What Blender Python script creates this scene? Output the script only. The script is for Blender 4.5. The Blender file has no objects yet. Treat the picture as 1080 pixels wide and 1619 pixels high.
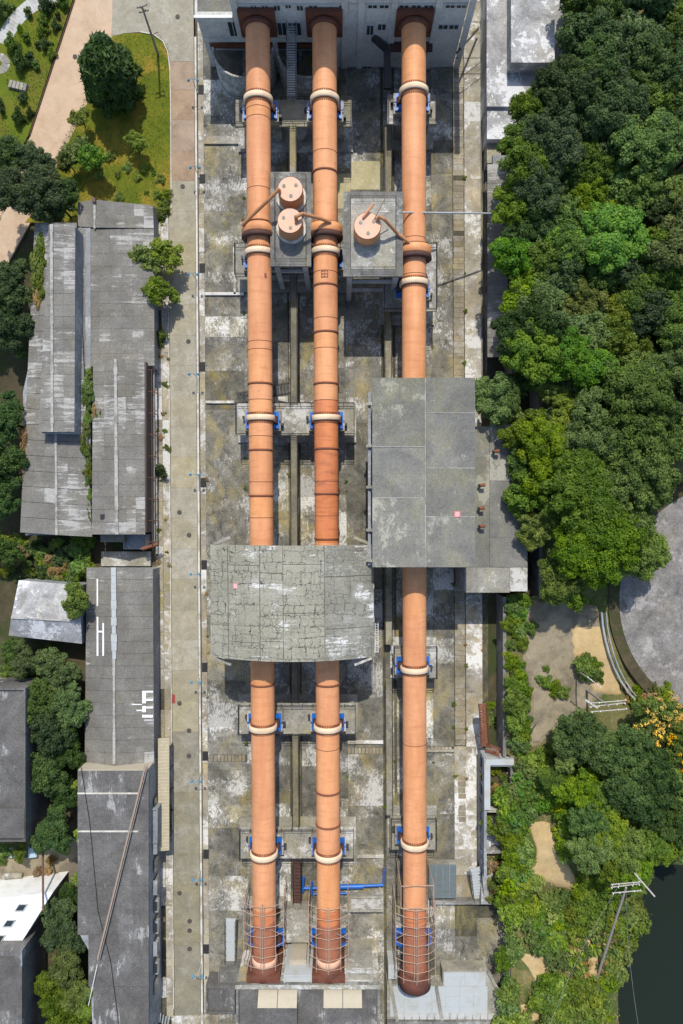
import bpy, math, random
import numpy as np
from mathutils import Vector, Matrix, noise as mnoise
random.seed(7)
scene = bpy.context.scene
col = scene.collection
rad = math.radians

# ---------------------------------------------------------------- camera
H = 110.0            # drone height over the yard
F = 1079.0           # focal length in photo pixels (24 mm lens on 36 mm long side)
cam = bpy.data.cameras.new('camera'); cam_o = bpy.data.objects.new('camera', cam); col.objects.link(cam_o)
cam.sensor_fit = 'VERTICAL'; cam.sensor_height = 36.0; cam.sensor_width = 24.0; cam.lens = 24.0
cam.clip_start = 0.5; cam.clip_end = 6000
cam_o.location = (0, 0, H); cam_o.rotation_euler = (0, 0, 0)
scene.camera = cam_o
# ---------------------------------------------------------------- light
SUN_ELEV = 53.0
world = bpy.data.worlds.new('World'); scene.world = world; world.use_nodes = True
wn = world.node_tree; wn.nodes.clear()
sky = wn.nodes.new('ShaderNodeTexSky'); sky.sky_type = 'NISHITA'; sky.sun_disc = False
sky.sun_elevation = rad(SUN_ELEV); sky.sun_rotation = rad(0.0); sky.air_density = 1.0; sky.dust_density = 1.2
bg = wn.nodes.new('ShaderNodeBackground'); bg.inputs['Strength'].default_value = 0.15
wo = wn.nodes.new('ShaderNodeOutputWorld')
wn.links.new(sky.outputs[0], bg.inputs[0]); wn.links.new(bg.outputs[0], wo.inputs[0])
sun = bpy.data.lights.new('sun', 'SUN'); sun.energy = 3.3; sun.angle = rad(0.55); sun.color = (1.0, 0.94, 0.84)
sun_o = bpy.data.objects.new('sun', sun); col.objects.link(sun_o)
sun_o.rotation_euler = (rad(-(90 - SUN_ELEV)), 0, rad(0.6)); sun_o.location = (0, 80, 140)
scene.view_settings.view_transform = 'Standard'; scene.view_settings.look = 'None'
scene.view_settings.exposure = 0.40; scene.view_settings.gamma = 1.0
scene.view_settings.use_curve_mapping = False
scene.render.resolution_x = 683; scene.render.resolution_y = 1024

# ---------------------------------------------------------------- helpers
def P(px, py, z=0.0):
    d = (H - z) / F
    return Vector(((px - 540) * d, (809.5 - py) * d, z))
def R(px0, py0, px1, py1, z=0.0):
    a = P(px0, py0, z); b = P(px1, py1, z)
    return min(a.x, b.x), max(a.x, b.x), min(a.y, b.y), max(a.y, b.y)
WL = {}                                   # world position of every parent
def tag(o, label=None, cat=None, group=None, kind=None):
    if label: o['label'] = label
    if cat: o['category'] = cat
    if group: o['group'] = group
    if kind: o['kind'] = kind
    return o
def thing(name, label, cat, loc=(0, 0, 0), group=None):
    o = bpy.data.objects.new(name, None); col.objects.link(o)
    o.empty_display_size = 0.5; o.location = loc; WL[o.name] = Vector(loc)
    return tag(o, label, cat, group)
def link(name, me, parent=None, loc=None, rot=None, scale=None):
    o = bpy.data.objects.new(name, me); col.objects.link(o)
    if loc is not None:
        o.location = Vector(loc) - (WL[parent.name] if parent else Vector())
        WL[o.name] = Vector(loc)
    if rot is not None: o.rotation_euler = rot
    if scale is not None: o.scale = scale
    if parent: o.parent = parent
    return o
class MB:
    def __init__(s): s.v = []; s.f = []; s.sm = []
    def add(s, vs, fs, smooth=False):
        n = len(s.v); s.v += [tuple(p) for p in vs]
        s.f += [tuple(i + n for i in f) for f in fs]; s.sm += [smooth] * len(fs); return s
    def hexa(s, p):                        # p: 4 bottom points then 4 top points, counter-clockwise
        return s.add(p, [(3, 2, 1, 0), (4, 5, 6, 7), (0, 1, 5, 4), (1, 2, 6, 5), (2, 3, 7, 6), (3, 0, 4, 7)])
    def box(s, x0, x1, y0, y1, z0, z1):
        return s.hexa([(x0, y0, z0), (x1, y0, z0), (x1, y1, z0), (x0, y1, z0), (x0, y0, z1), (x1, y0, z1), (x1, y1, z1), (x0, y1, z1)])
    def cbox(s, c, sx, sy, sz, rz=0.0):    # box with centre of its base at c
        ca, sa = math.cos(rz), math.sin(rz); pts = []
        for z in (0, sz):
            for dx, dy in ((-1, -1), (1, -1), (1, 1), (-1, 1)):
                x, y = dx * sx / 2, dy * sy / 2
                pts.append((c[0] + x * ca - y * sa, c[1] + x * sa + y * ca, c[2] + z))
        return s.hexa(pts)
    def prism(s, poly, z0, z1):
        n = len(poly); a = sum(poly[i][0] * poly[(i + 1) % n][1] - poly[(i + 1) % n][0] * poly[i][1] for i in range(n))
        if a < 0: poly = poly[::-1]
        vs = [(p[0], p[1], z0) for p in poly] + [(p[0], p[1], z1) for p in poly]
        fs = [tuple(range(n - 1, -1, -1)), tuple(range(n, 2 * n))] + [(i, (i + 1) % n, (i + 1) % n + n, i + n) for i in range(n)]
        return s.add(vs, fs)
    def cyl(s, p0, p1, r0, r1=None, n=10, caps=True, smooth=True):
        p0, p1 = Vector(p0), Vector(p1); r1 = r0 if r1 is None else r1
        d = (p1 - p0).normalized(); u = d.orthogonal().normalized(); w = d.cross(u)
        vs = []
        for p, r in ((p0, r0), (p1, r1)):
            for i in range(n):
                a = 2 * math.pi * i / n; vs.append(p + (u * math.cos(a) + w * math.sin(a)) * r)
        s.add(vs, [(i, (i + 1) % n, (i + 1) % n + n, i + n) for i in range(n)], smooth)
        if caps: s.add(vs[:n], [tuple(range(n - 1, -1, -1))]); s.add(vs[n:], [tuple(range(n))])
        return s
    def path(s, pts, r, n=8):
        pts = [Vector(p) for p in pts]
        for a, b in zip(pts[:-1], pts[1:]): s.cyl(a, b, r, n=n)
        return s
    def beam(s, p0, p1, w, h):             # rectangular bar
        p0, p1 = Vector(p0), Vector(p1); d = (p1 - p0).normalized()
        u = d.cross(Vector((0, 0, 1)))
        u = Vector((1, 0, 0)) if u.length < 1e-3 else u.normalized()
        t = u.cross(d); u = u * w / 2; t = t * h / 2
        return s.hexa([p0 - u - t, p0 + u - t, p1 + u - t, p1 - u - t, p0 - u + t, p0 + u + t, p1 + u + t, p1 - u + t])
    def lathe(s, p0, d, prof, n=40, smooth=True):   # prof: list of (distance along d, radius), closed strip
        p0 = Vector(p0); d = Vector(d).normalized(); u = d.orthogonal().normalized(); w = d.cross(u); vs = []
        for t, r in prof:
            for i in range(n):
                a = 2 * math.pi * i / n; vs.append(p0 + d * t + (u * math.cos(a) + w * math.sin(a)) * r)
        fs = [(j * n + i, j * n + (i + 1) % n, (j + 1) * n + (i + 1) % n, (j + 1) * n + i) for j in range(len(prof) - 1) for i in range(n)]
        return s.add(vs, fs, smooth)
    def mesh(s, name, mat, off=Vector()):
        me = bpy.data.meshes.new(name)
        me.from_pydata([(v[0] - off[0], v[1] - off[1], v[2] - off[2]) for v in s.v], [], s.f)
        me.polygons.foreach_set('use_smooth', s.sm); me.update()
        me.materials.append(mat); return me
    def build(s, name, mat, parent=None, kind=None):
        if parent is not None: c = WL[parent.name].copy()
        else:
            a = np.array(s.v); lo, hi = a.min(0), a.max(0); c = Vector(((lo[0] + hi[0]) / 2, (lo[1] + hi[1]) / 2, lo[2]))
        if parent is not None:             # origin of a part: its own base
            a = np.array(s.v); lo, hi = a.min(0), a.max(0); c = Vector(((lo[0] + hi[0]) / 2, (lo[1] + hi[1]) / 2, lo[2]))
        o = link(name, s.mesh(name, mat, c), parent, c)
        if kind: o['kind'] = kind
        return o

# ---------------------------------------------------------------- materials
class NT:
    def __init__(s, name):
        s.m = bpy.data.materials.new(name); s.m.use_nodes = True; s.t = s.m.node_tree; s.t.nodes.clear()
        s.out = s.t.nodes.new('ShaderNodeOutputMaterial'); s.p = s.t.nodes.new('ShaderNodeBsdfPrincipled')
        s.t.links.new(s.p.outputs[0], s.out.inputs[0])
    def put(s, sock, v):
        if isinstance(v, bpy.types.NodeSocket): s.t.links.new(v, sock)
        elif isinstance(v, (tuple, list)) and len(v) == 3 and sock.type == 'RGBA': sock.default_value = (*v, 1)
        else: sock.default_value = v
    def pos(s, scale=(1, 1, 1), per=0.0, rot=0.0):
        g = s.t.nodes.new('ShaderNodeNewGeometry'); v = g.outputs['Position']
        if per:
            oi = s.t.nodes.new('ShaderNodeObjectInfo'); m = s.math('MULTIPLY', oi.outputs['Random'], per)
            cx = s.t.nodes.new('ShaderNodeCombineXYZ'); s.put(cx.inputs[0], m); s.put(cx.inputs[1], s.math('MULTIPLY', m, 1.7))
            a = s.t.nodes.new('ShaderNodeVectorMath'); s.put(a.inputs[0], v); s.put(a.inputs[1], cx.outputs[0]); v = a.outputs[0]
        mp = s.t.nodes.new('ShaderNodeMapping'); s.put(mp.inputs['Vector'], v); mp.inputs['Scale'].default_value = scale
        mp.inputs['Rotation'].default_value = (0, 0, rot)
        return mp.outputs[0]
    def rnd(s): return s.t.nodes.new('ShaderNodeObjectInfo').outputs['Random']
    def noise(s, v, scale, detail=6, rough=.6, dist=0.0, out='Fac'):
        n = s.t.nodes.new('ShaderNodeTexNoise'); s.put(n.inputs['Vector'], v); n.inputs['Scale'].default_value = scale
        n.inputs['Detail'].default_value = detail; n.inputs['Roughness'].default_value = rough; n.inputs['Distortion'].default_value = dist
        return n.outputs[out]
    def voro(s, v, scale, feature='DISTANCE_TO_EDGE'):
        n = s.t.nodes.new('ShaderNodeTexVoronoi'); n.feature = feature; s.put(n.inputs['Vector'], v); n.inputs['Scale'].default_value = scale
        return n.outputs[0]
    def math(s, op, a, b=0.0, clamp=False):
        n = s.t.nodes.new('ShaderNodeMath'); n.operation = op; n.use_clamp = clamp; s.put(n.inputs[0], a); s.put(n.inputs[1], b); return n.outputs[0]
    def step(s, a, lo, hi, o0=0.0, o1=1.0):
        n = s.t.nodes.new('ShaderNodeMapRange'); s.put(n.inputs[0], a)
        for i, x in enumerate((lo, hi, o0, o1)): n.inputs[i + 1].default_value = x
        n.clamp = True; return n.outputs[0]
    def ramp(s, a, stops):
        n = s.t.nodes.new('ShaderNodeValToRGB'); s.put(n.inputs[0], a); e = n.color_ramp.elements
        while len(e) < len(stops): e.new(0.5)
        for i, (p, c) in enumerate(stops): e[i].position = p; e[i].color = (*c, 1)
        return n.outputs[0]
    def mix(s, f, a, b, mode='MIX'):
        n = s.t.nodes.new('ShaderNodeMix'); n.data_type = 'RGBA'; n.blend_type = mode; n.clamp_factor = True
        s.put(n.inputs[0], f); s.put(n.inputs[6], a); s.put(n.inputs[7], b); return n.outputs[2]
    def hsv(s, c, h=0.5, sat=1.0, v=1.0):
        n = s.t.nodes.new('ShaderNodeHueSaturation'); s.put(n.inputs['Color'], c); s.put(n.inputs['Hue'], h)
        s.put(n.inputs['Saturation'], sat); s.put(n.inputs['Value'], v); return n.outputs[0]
    def bump(s, h, strength=.3, dist=.1):
        n = s.t.nodes.new('ShaderNodeBump'); s.put(n.inputs['Height'], h); n.inputs['Strength'].default_value = strength
        n.inputs['Distance'].default_value = dist; s.t.links.new(n.outputs[0], s.p.inputs['Normal'])
    def done(s, c, rough=.85, metal=0.0, spec=.3):
        s.put(s.p.inputs['Base Color'], c); s.put(s.p.inputs['Roughness'], rough)
        s.put(s.p.inputs['Metallic'], metal); s.p.inputs['Specular IOR Level'].default_value = spec
        return s.m

def concrete(name, dark, mid, light, white=.3, wcol=(.62, .62, .60), moss=.2, mcol=(.22, .19, .07), per=0.0, tint=.25,
             streak=(1, 1, 1), crack=0.0, blot=.5, bump=.35, rough=.9, wscale=1.0, lo=.11, off=0.0, wcut=.5, grain=.35):
    """weathered concrete: mottled base, pale wash, flaking lime, soot blots, ochre moss, grain, optional brick-like cracks"""
    t = NT(name); v = t.pos((1, 1, 1), off); vs = t.pos(streak, off)
    fine = t.noise(v, 2.4, 10, .78); grn = t.noise(v, 5.5, 6, .8)
    base = t.ramp(t.math('ADD', t.math('MULTIPLY', t.noise(v, lo * 2.4, 10, .72, .5), .72), t.math('MULTIPLY', fine, .28)), [(.30, dark), (.5, mid), (.70, light)])
    b = t.math('MULTIPLY', t.step(t.noise(v, lo * 4.2, 12, .76, .8), .50, .66), blot)
    base = t.mix(b, base, dark)
    if moss:
        m = t.math('MULTIPLY', t.step(t.noise(t.pos((1, .6, 1), off + 3), .23, 10, .72, .6), .50, .70), moss)
        base = t.mix(m, base, t.mix(fine, mcol, tuple(min(1, c * 2.1) for c in mcol)))
    if per:
        r = t.rnd(); r2 = t.math('FRACT', t.math('MULTIPLY', r, 17.31)); r3 = t.math('FRACT', t.math('MULTIPLY', r, 41.7))
    if white:
        msk = t.noise(v, lo * 1.5, 6, .65)
        if per: msk = t.math('ADD', msk, t.math('MULTIPLY', t.math('SUBTRACT', r2, .5), .16))
        wash = t.math('MULTIPLY', t.step(t.math('ADD', t.math('MULTIPLY', msk, .6), t.math('MULTIPLY', t.noise(vs, wscale * .45, 10, .72, .4), .4)), wcut - .03, wcut + .13), white * .45)
        base = t.mix(wash, base, wcol)
        fl = t.math('ADD', t.noise(vs, wscale, 14, .80, .3), t.math('MULTIPLY', t.math('SUBTRACT', msk, .5), .9))
        fl = t.math('MULTIPLY', t.step(fl, wcut + .07, wcut + .10), white)
        base = t.mix(fl, base, wcol)
    base = t.mix(grain, base, t.mix(t.step(grn, .3, .7), (.0, .0, .0), (1, 1, 1)), 'OVERLAY') if grain else base
    if per:
        base = t.hsv(base, .5, t.math('ADD', .8, t.math('MULTIPLY', r3, .4)), t.math('ADD', 1 - tint, t.math('MULTIPLY', r, tint * 2)))
    h = fine
    if crack:
        def bricks(w, hh, mort, dist, sc):
            nz = t.noise(v, sc, 5, .65, out='Color')
            va = t.t.nodes.new('ShaderNodeVectorMath'); va.operation = 'MULTIPLY_ADD'
            t.put(va.inputs[0], nz); va.inputs[1].default_value = (dist, dist, 0); t.put(va.inputs[2], v)
            k = t.t.nodes.new('ShaderNodeTexBrick'); t.put(k.inputs['Vector'], va.outputs[0]); k.inputs['Scale'].default_value = 1.0
            k.inputs['Mortar Size'].default_value = mort; k.inputs['Mortar Smooth'].default_value = .4; k.inputs['Brick Width'].default_value = w; k.inputs['Row Height'].default_value = hh
            k.offset = .37; k.squash = .7; k.squash_frequency = 3
            return k.outputs['Fac']
        c1 = t.math('MULTIPLY', bricks(2.0, 1.5, .050, 2.0, .6), t.step(t.noise(v, .45, 6, .7), .40, .52))
        c2 = t.math('MULTIPLY', bricks(.9, .95, .04, 1.3, 1.0), t.step(t.noise(t.pos((1, 1, 1), 5), .30, 6, .7), .44, .56, 0, .75))
        cc = t.math('MAXIMUM', c1, c2); base = t.mix(t.math('MULTIPLY', cc, crack), base, (.035, .035, .03))
        h = t.math('SUBTRACT', fine, cc)
    t.bump(h, bump, .06)
    return t.done(base, rough)
def plain(name, c, rough=.7, metal=0.0, var=.18, scale=1.4, spec=.3, dirt=None, dirtamt=.4):
    t = NT(name); v = t.pos(); n = t.noise(v, scale, 8, .7)
    k = t.mix(n, tuple(x * (1 - var * 1.6) for x in c), tuple(min(1, x * (1 + var)) for x in c))
    if dirt: k = t.mix(t.math('MULTIPLY', t.step(t.noise(v, .5, 9, .7), .48, .62), dirtamt), k, dirt)
    t.bump(n, .15, .03)
    return t.done(k, rough, metal, spec)
M = {}
M['yard'] = concrete('yard_concrete', (.040, .041, .036), (.150, .143, .115), (.31, .29, .23), white=.75, wcol=(.54, .535, .50), moss=.95, per=1, tint=.24, blot=.85, wcut=.505, mcol=(.19, .155, .06), wscale=2.0, streak=(1.6, .8, 1), grain=.55)
M['yard_pale'] = concrete('pale_strip_concrete', (.10, .09, .07), (.27, .245, .185), (.44, .41, .33), white=.85, moss=.7, per=1, tint=.12, blot=.45, wcut=.46, mcol=(.27, .20, .08), off=11)
M['cover'] = concrete('drain_cover_concrete', (.11, .095, .065), (.23, .20, .14), (.35, .31, .23), white=.25, moss=.5, per=1, tint=.15, blot=.3)
M['road'] = concrete('road_concrete', (.20, .18, .13), (.30, .275, .20), (.40, .37, .285), white=.12, moss=.25, per=1, tint=.05, blot=.25, lo=.2, grain=.2)
M['road_low'] = concrete('lower_road_concrete', (.14, .13, .095), (.215, .20, .145), (.29, .27, .20), white=.1, moss=.3, per=1, tint=.05, blot=.3, lo=.2, grain=.2)
M['road_pink'] = concrete('pink_road_concrete', (.19, .13, .09), (.31, .23, .165), (.41, .315, .23), white=.06, moss=.15, per=1, tint=.05, blot=.3, lo=.12, grain=.2)
M['path_tan'] = concrete('tan_path_concrete', (.35, .245, .16), (.48, .35, .235), (.55, .41, .285), white=.06, moss=.1, blot=.18, lo=.12, grain=.15)
M['verge'] = concrete('verge_concrete', (.12, .105, .08), (.28, .245, .18), (.43, .38, .29), white=.6, moss=.7, per=1, tint=.16, blot=.5, wcut=.48, off=7)
M['base'] = concrete('joint_dirt', (.03, .03, .024), (.07, .065, .045), (.13, .12, .08), white=0, moss=.6)
M['pier'] = concrete('pier_concrete', (.12, .115, .10), (.25, .24, .20), (.40, .38, .32), white=.55, moss=.45, per=1, tint=.10, blot=.55, off=5)
M['walk'] = concrete('walkway_concrete', (.08, .075, .055), (.17, .155, .11), (.26, .24, .175), white=.15, moss=.5, per=1, tint=.08, blot=.5)
M['wall'] = concrete('facade_plaster', (.36, .36, .34), (.52, .52, .49), (.62, .62, .585), white=.2, moss=.1, blot=.35, streak=(1, 1, .2), lo=.2)
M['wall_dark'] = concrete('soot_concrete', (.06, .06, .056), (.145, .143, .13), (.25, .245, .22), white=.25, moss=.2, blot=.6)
M['roof_slab'] = concrete('flat_roof_concrete', (.105, .105, .095), (.165, .163, .145), (.225, .22, .185), white=.55, wcol=(.38, .37, .30), moss=.5, mcol=(.17, .16, .09), per=1, tint=.08, blot=.55, lo=.1, streak=(1, .7, 1), wcut=.535, wscale=.6, grain=.4)
M['shell_stained'] = concrete('lime_streaked_shell_concrete', (.13, .128, .105), (.225, .22, .18), (.31, .30, .25), white=.9, wcol=(.64, .64, .62), moss=.05, blot=.45, crack=.7, streak=(.10, 2.2, 1), lo=.12, wcut=.505, wscale=.8)
M['shell_roof'] = concrete('cracked_shell_concrete', (.185, .18, .14), (.275, .265, .21), (.36, .345, .275), white=.8, wcol=(.62, .62, .59), moss=.1, blot=.3, crack=.95, streak=(.13, 1.5, 1), lo=.10, wcut=.545, wscale=.8)
M['fibre'] = concrete('fibre_cement_sheet', (.10, .095, .083), (.165, .158, .140), (.235, .226, .202), white=.6, wcol=(.46, .455, .43), moss=.22, mcol=(.17, .155, .10), per=1, tint=.04, blot=.5, streak=(.09, 2.6, 1), lo=.06, wscale=.75, wcut=.535, grain=.45)
M['ridge'] = plain('pale_ridge_mortar', (.40, .39, .36), .9, var=.3, scale=2.5, dirt=(.16, .155, .14), dirtamt=.8)
M['dark_roof'] = concrete('dark_felt_roof', (.055, .053, .052), (.105, .102, .098), (.17, .165, .16), white=.6, wcol=(.40, .40, .39), moss=.2, mcol=(.11, .10, .07), blot=.55, streak=(1.5, .30, 1), lo=.09, wcut=.545, wscale=.5, grain=.5)
M['white_roof'] = concrete('white_stained_roof', (.13, .13, .13), (.28, .28, .28), (.44, .44, .43), white=.9, wcol=(.62, .63, .64), moss=.35, blot=.75, wcut=.485)
M['pale_sheet'] = plain('pale_grey_sheet', (.42, .45, .45), .55, var=.12, scale=.5, dirt=(.30, .28, .22), dirtamt=.5)
M['kerb'] = plain('white_kerb_paint', (.58, .56, .50), .8, var=.2, dirt=(.25, .22, .16), dirtamt=.7)
M['tan_wall'] = plain('tan_render', (.40, .36, .275), .85, var=.15, dirt=(.42, .36, .28), dirtamt=.5)
M['grey_wall'] = concrete('grey_side_wall', (.12, .13, .14), (.22, .235, .25), (.33, .345, .35), white=.3, moss=.1, blot=.4)
M['brick'] = plain('brick_wall', (.13, .095, .08), .9, var=.3, scale=4, dirt=(.07, .065, .06))
M['glass'] = plain('dark_glass', (.03, .045, .05), .12, var=.3, spec=.5)
M['frame'] = plain('pale_frame', (.45, .46, .45), .6, var=.1)
M['steel'] = plain('dark_steel', (.055, .058, .06), .55, .3, var=.3, dirt=(.12, .07, .04))
M['rail'] = plain('dark_railing', (.035, .036, .038), .6, .2, var=.3)
M['grey_steel'] = plain('galvanised_steel', (.44, .46, .46), .5, .4, var=.2, dirt=(.2, .14, .1))
M['rust'] = plain('rusty_steel', (.22, .085, .045), .85, var=.35, scale=2.5, dirt=(.09, .04, .03))
M['rust_dark'] = plain('dark_rust', (.085, .04, .032), .75, var=.3, dirt=(.03, .02, .02))
M['blue'] = plain('blue_paint', (.008, .13, .50), .45, var=.3, scale=3, spec=.5, dirt=(.02, .05, .12), dirtamt=.5)
M['lampblue'] = plain('lamp_blue_paint', (.06, .25, .40), .45, var=.2)
M['cream'] = plain('cream_tyre', (.72, .56, .38), .6, var=.1, scale=2, dirt=(.45, .30, .19), dirtamt=.5)
M['scaf'] = plain('weathered_scaffold_pole', (.44, .31, .225), .8, var=.3, scale=3)
M['white'] = plain('white_paint', (.78, .78, .76), .7, var=.08, dirt=(.5, .48, .42), dirtamt=.4)
M['pinkred'] = plain('pink_red_sheet', (.62, .22, .23), .6, var=.15)
M['wood'] = plain('grey_wood', (.30, .27, .23), .9, var=.3, scale=3)
M['bark'] = plain('bark', (.09, .07, .05), .95, var=.3, scale=4)
M['brown_pole'] = plain('brown_pole', (.13, .07, .05), .8, var=.3)
M['tank'] = plain('tank_top_paint', (.70, .42, .28), .6, var=.12, scale=.8, dirt=(.48, .38, .32), dirtamt=.7)
M['soil'] = plain('black_iron', (.03, .03, .03), .7, var=.3)
M['carblue'] = plain('pale_blue_car_paint', (.40, .56, .66), .25, var=.05, spec=.6)
M['ochre_pipe'] = plain('ochre_pipe_paint', (.42, .20, .09), .6, var=.2, scale=2)
M['yellow'] = plain('yellow_sheet', (.45, .40, .28), .8, var=.2)

def kiln_paint(name, c, c2, rust, amt):
    t = NT(name); v = t.pos((1, .22, 1)); v2 = t.pos((.5, 2.6, .5)); r = t.rnd()
    k = t.mix(t.step(t.noise(v, .40, 8, .65), .28, .62), c2, c)
    k = t.hsv(k, t.math('ADD', .4985, t.math('MULTIPLY', r, .003)), t.math('ADD', .98, t.math('MULTIPLY', r, .04)), t.math('ADD', .98, t.math('MULTIPLY', r, .04)))
    n = t.noise(v2, .5, 12, .78, .3)
    k = t.mix(t.math('MULTIPLY', t.step(n, .48, .70), amt), k, rust)
    sp = t.step(t.noise(t.pos((1, 1, 1)), 1.7, 2, .5), .735, .76)
    k = t.mix(t.math('MULTIPLY', sp, .5), k, (.16, .06, .035))
    t.bump(n, .10, .04)
    return t.done(k, .55, 0, .3)
M['kiln'] = kiln_paint('kiln_orange_paint', (.70, .330, .150), (.52, .215, .090), (.37, .14, .06), .5)
M['kiln_rust'] = kiln_paint('kiln_rusted_paint', (.60, .215, .09), (.46, .15, .06), (.22, .07, .035), .85)
M['kiln_end'] = kiln_paint('kiln_burnt_steel', (.40, .15, .075), (.28, .10, .052), (.15, .06, .04), .8)
def leafmat(name, a, b, c, hue=.03, trans=.30):
    t = NT(name); r = t.rnd()
    at = t.t.nodes.new('ShaderNodeAttribute'); at.attribute_name = 'tint'
    k = t.ramp(at.outputs['Fac'], [(.05, a), (.5, b), (.95, c)])
    k = t.hsv(k, t.math('ADD', .5 - hue / 2, t.math('MULTIPLY', r, hue)), t.math('ADD', .85, t.math('MULTIPLY', t.math('FRACT', t.math('MULTIPLY', r, 7.7)), .3)),
              t.math('ADD', .72, t.math('MULTIPLY', t.math('FRACT', t.math('MULTIPLY', r, 13.7)), .56)))
    t.done(k, .6, 0, .25)
    tr = t.t.nodes.new('ShaderNodeBsdfTranslucent'); t.put(tr.inputs[0], t.hsv(k, .49, 1.1, 1.3))
    mx = t.t.nodes.new('ShaderNodeMixShader'); mx.inputs[0].default_value = trans
    t.t.links.new(t.p.outputs[0], mx.inputs[1]); t.t.links.new(tr.outputs[0], mx.inputs[2]); t.t.links.new(mx.outputs[0], t.out.inputs[0])
    return t.m
M['leaf'] = leafmat('leaf_green', (0.071, 0.121, 0.018), (0.112, 0.177, 0.024), (0.186, 0.253, 0.034))
M['leaf_dark'] = leafmat('leaf_dark_green', (0.031, 0.061, 0.018), (0.050, 0.091, 0.025), (0.084, 0.133, 0.033), .02)
M['leaf_blue'] = leafmat('leaf_blue_green', (0.056, 0.100, 0.026), (0.087, 0.143, 0.034), (0.139, 0.209, 0.046), .02)
M['leaf_lime'] = leafmat('leaf_lime', (0.099, 0.158, 0.018), (0.167, 0.241, 0.026), (0.273, 0.342, 0.036))
M['leaf_olive'] = leafmat('leaf_olive', (0.072, 0.110, 0.020), (0.128, 0.169, 0.028), (0.215, 0.239, 0.040), .03)
M['leaf_fresh'] = leafmat('leaf_fresh_green', (0.074, 0.152, 0.026), (0.118, 0.218, 0.036), (0.194, 0.297, 0.046))
M['blossom'] = leafmat('yellow_blossom', (.55, .30, .02), (.74, .46, .03), (.80, .56, .07), .02)
M['dry'] = leafmat('dry_leaf', (.20, .13, .055), (.31, .21, .09), (.42, .30, .14), .02)
def ground_mat(name, stops, n2=None, scale=.25, amt=.7, fine=2.2, bump=.6):
    t = NT(name); v = t.pos(); n = t.noise(v, scale, 9, .7, .5); f = t.noise(v, fine, 9, .8)
    k = t.ramp(t.math('ADD', t.math('MULTIPLY', n, .6), t.math('MULTIPLY', f, .4)), stops)
    if n2: k = t.mix(t.math('MULTIPLY', t.step(t.noise(v, .16, 7, .65, .6), .48, .6), amt), k, t.mix(f, tuple(x * .6 for x in n2), tuple(x * 1.3 for x in n2)))
    t.bump(f, bump, .15)
    return t.done(k, .95, 0, .1)
M['earth'] = ground_mat('dark_earth', [(.3, (.03, .03, .018)), (.5, (.07, .06, .035)), (.7, (.13, .105, .06))], (.035, .06, .015))
M['lawn'] = ground_mat('lawn_grass', [(.3, (.055, .090, .010)), (.5, (.105, .140, .014)), (.7, (.18, .18, .025))], (.17, .13, .03), amt=.55)
M['island'] = ground_mat('island_grass', [(.3, (.05, .085, .010)), (.5, (.11, .135, .014)), (.7, (.21, .19, .022))], (.30, .21, .035), amt=.8)
M['hill'] = ground_mat('hillside_scrub', [(.3, (.05, .07, .018)), (.5, (.13, .13, .05)), (.7, (.30, .24, .12))], (.05, .095, .018), amt=.8)
M['dirt'] = ground_mat('dry_dirt', [(.3, (.30, .215, .10)), (.5, (.47, .345, .175)), (.7, (.58, .44, .25))], (.32, .25, .13), amt=.4, bump=.4)
M['dirt_grey'] = ground_mat('dusty_slab', [(.3, (.15, .13, .09)), (.5, (.27, .23, .155)), (.7, (.36, .31, .22))], (.12, .105, .08), amt=.7, bump=.3)
M['bigyard'] = concrete('grey_paving', (.085, .08, .077), (.19, .18, .168), (.31, .295, .275), white=.45, wcol=(.42, .40, .38), moss=.15, blot=.7, lo=.16, wcut=.52, wscale=.7, grain=.5)
t = NT('pond_water'); t.bump(t.noise(t.pos(), .8, 3), .05, .05); M['water'] = t.done((.014, .020, .014), .35, 0, .12)
M['arm'] = plain('pale_crossarm_wood', (.44, .42, .38), .85, var=.3, scale=3)
M['hood'] = plain('brown_hood_steel', (.15, .055, .033), .7, var=.3, scale=1.5, dirt=(.07, .03, .022), dirtamt=.7)
M['iron'] = plain('worn_iron', (.075, .068, .06), .75, var=.3)
M['garden'] = plain('pale_garden_slab', (.46, .46, .44), .85, var=.2, scale=1.5, dirt=(.24, .24, .22), dirtamt=.6)

# ================================================================ the ground
def sk(px, py): return px + (0.0050 - (px - 540) * 0.000008) * (py - 810)
def G(px, py, z=0.0): return P(sk(px, py), py, z)
def quadpx(px0, py0, px1, py1, z=0.0, gap=0.0):
    a, b, c, d = G(px0, py1, z), G(px1, py1, z), G(px1, py0, z), G(px0, py0, z)
    g = gap
    return [(a.x + g, a.y + g), (b.x - g, b.y + g), (c.x - g, c.y - g), (d.x + g, d.y - g)]
MB().add([(-2500, -2500, -.45), (2500, -2500, -.45), (2500, 2500, -.45), (-2500, 2500, -.45)], [(0, 1, 2, 3)]).build('ground', M['earth'], kind='structure')
MB().prism(quadpx(302, -60, 806, 1690), -.5, -.05).build('yard', M['base'], kind='structure')
yard = bpy.data.objects['yard']
rs = random.Random(11)
cols = [(326, 388), (388, 425), (425, 456.5), (459, 473), (475.5, 512), (512, 548), (548, 604), (608.5, 622), (626, 652), (652, 684), (684, 717), (717, 752), (752, 786), (786, 803)]
for c0, c1 in cols:
    y = -55 + rs.uniform(0, 30)
    while y < 1680:
        h = rs.choice((38, 52, 62, 70, 88)) * rs.uniform(.85, 1.15)
        if c0 < 710 or y > 1425: MB().prism(quadpx(c0, y, c1, y + h, 0, .012), -.12, rs.uniform(-.012, .012)).build('slab', M['yard'], yard)
        y += h
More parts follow.
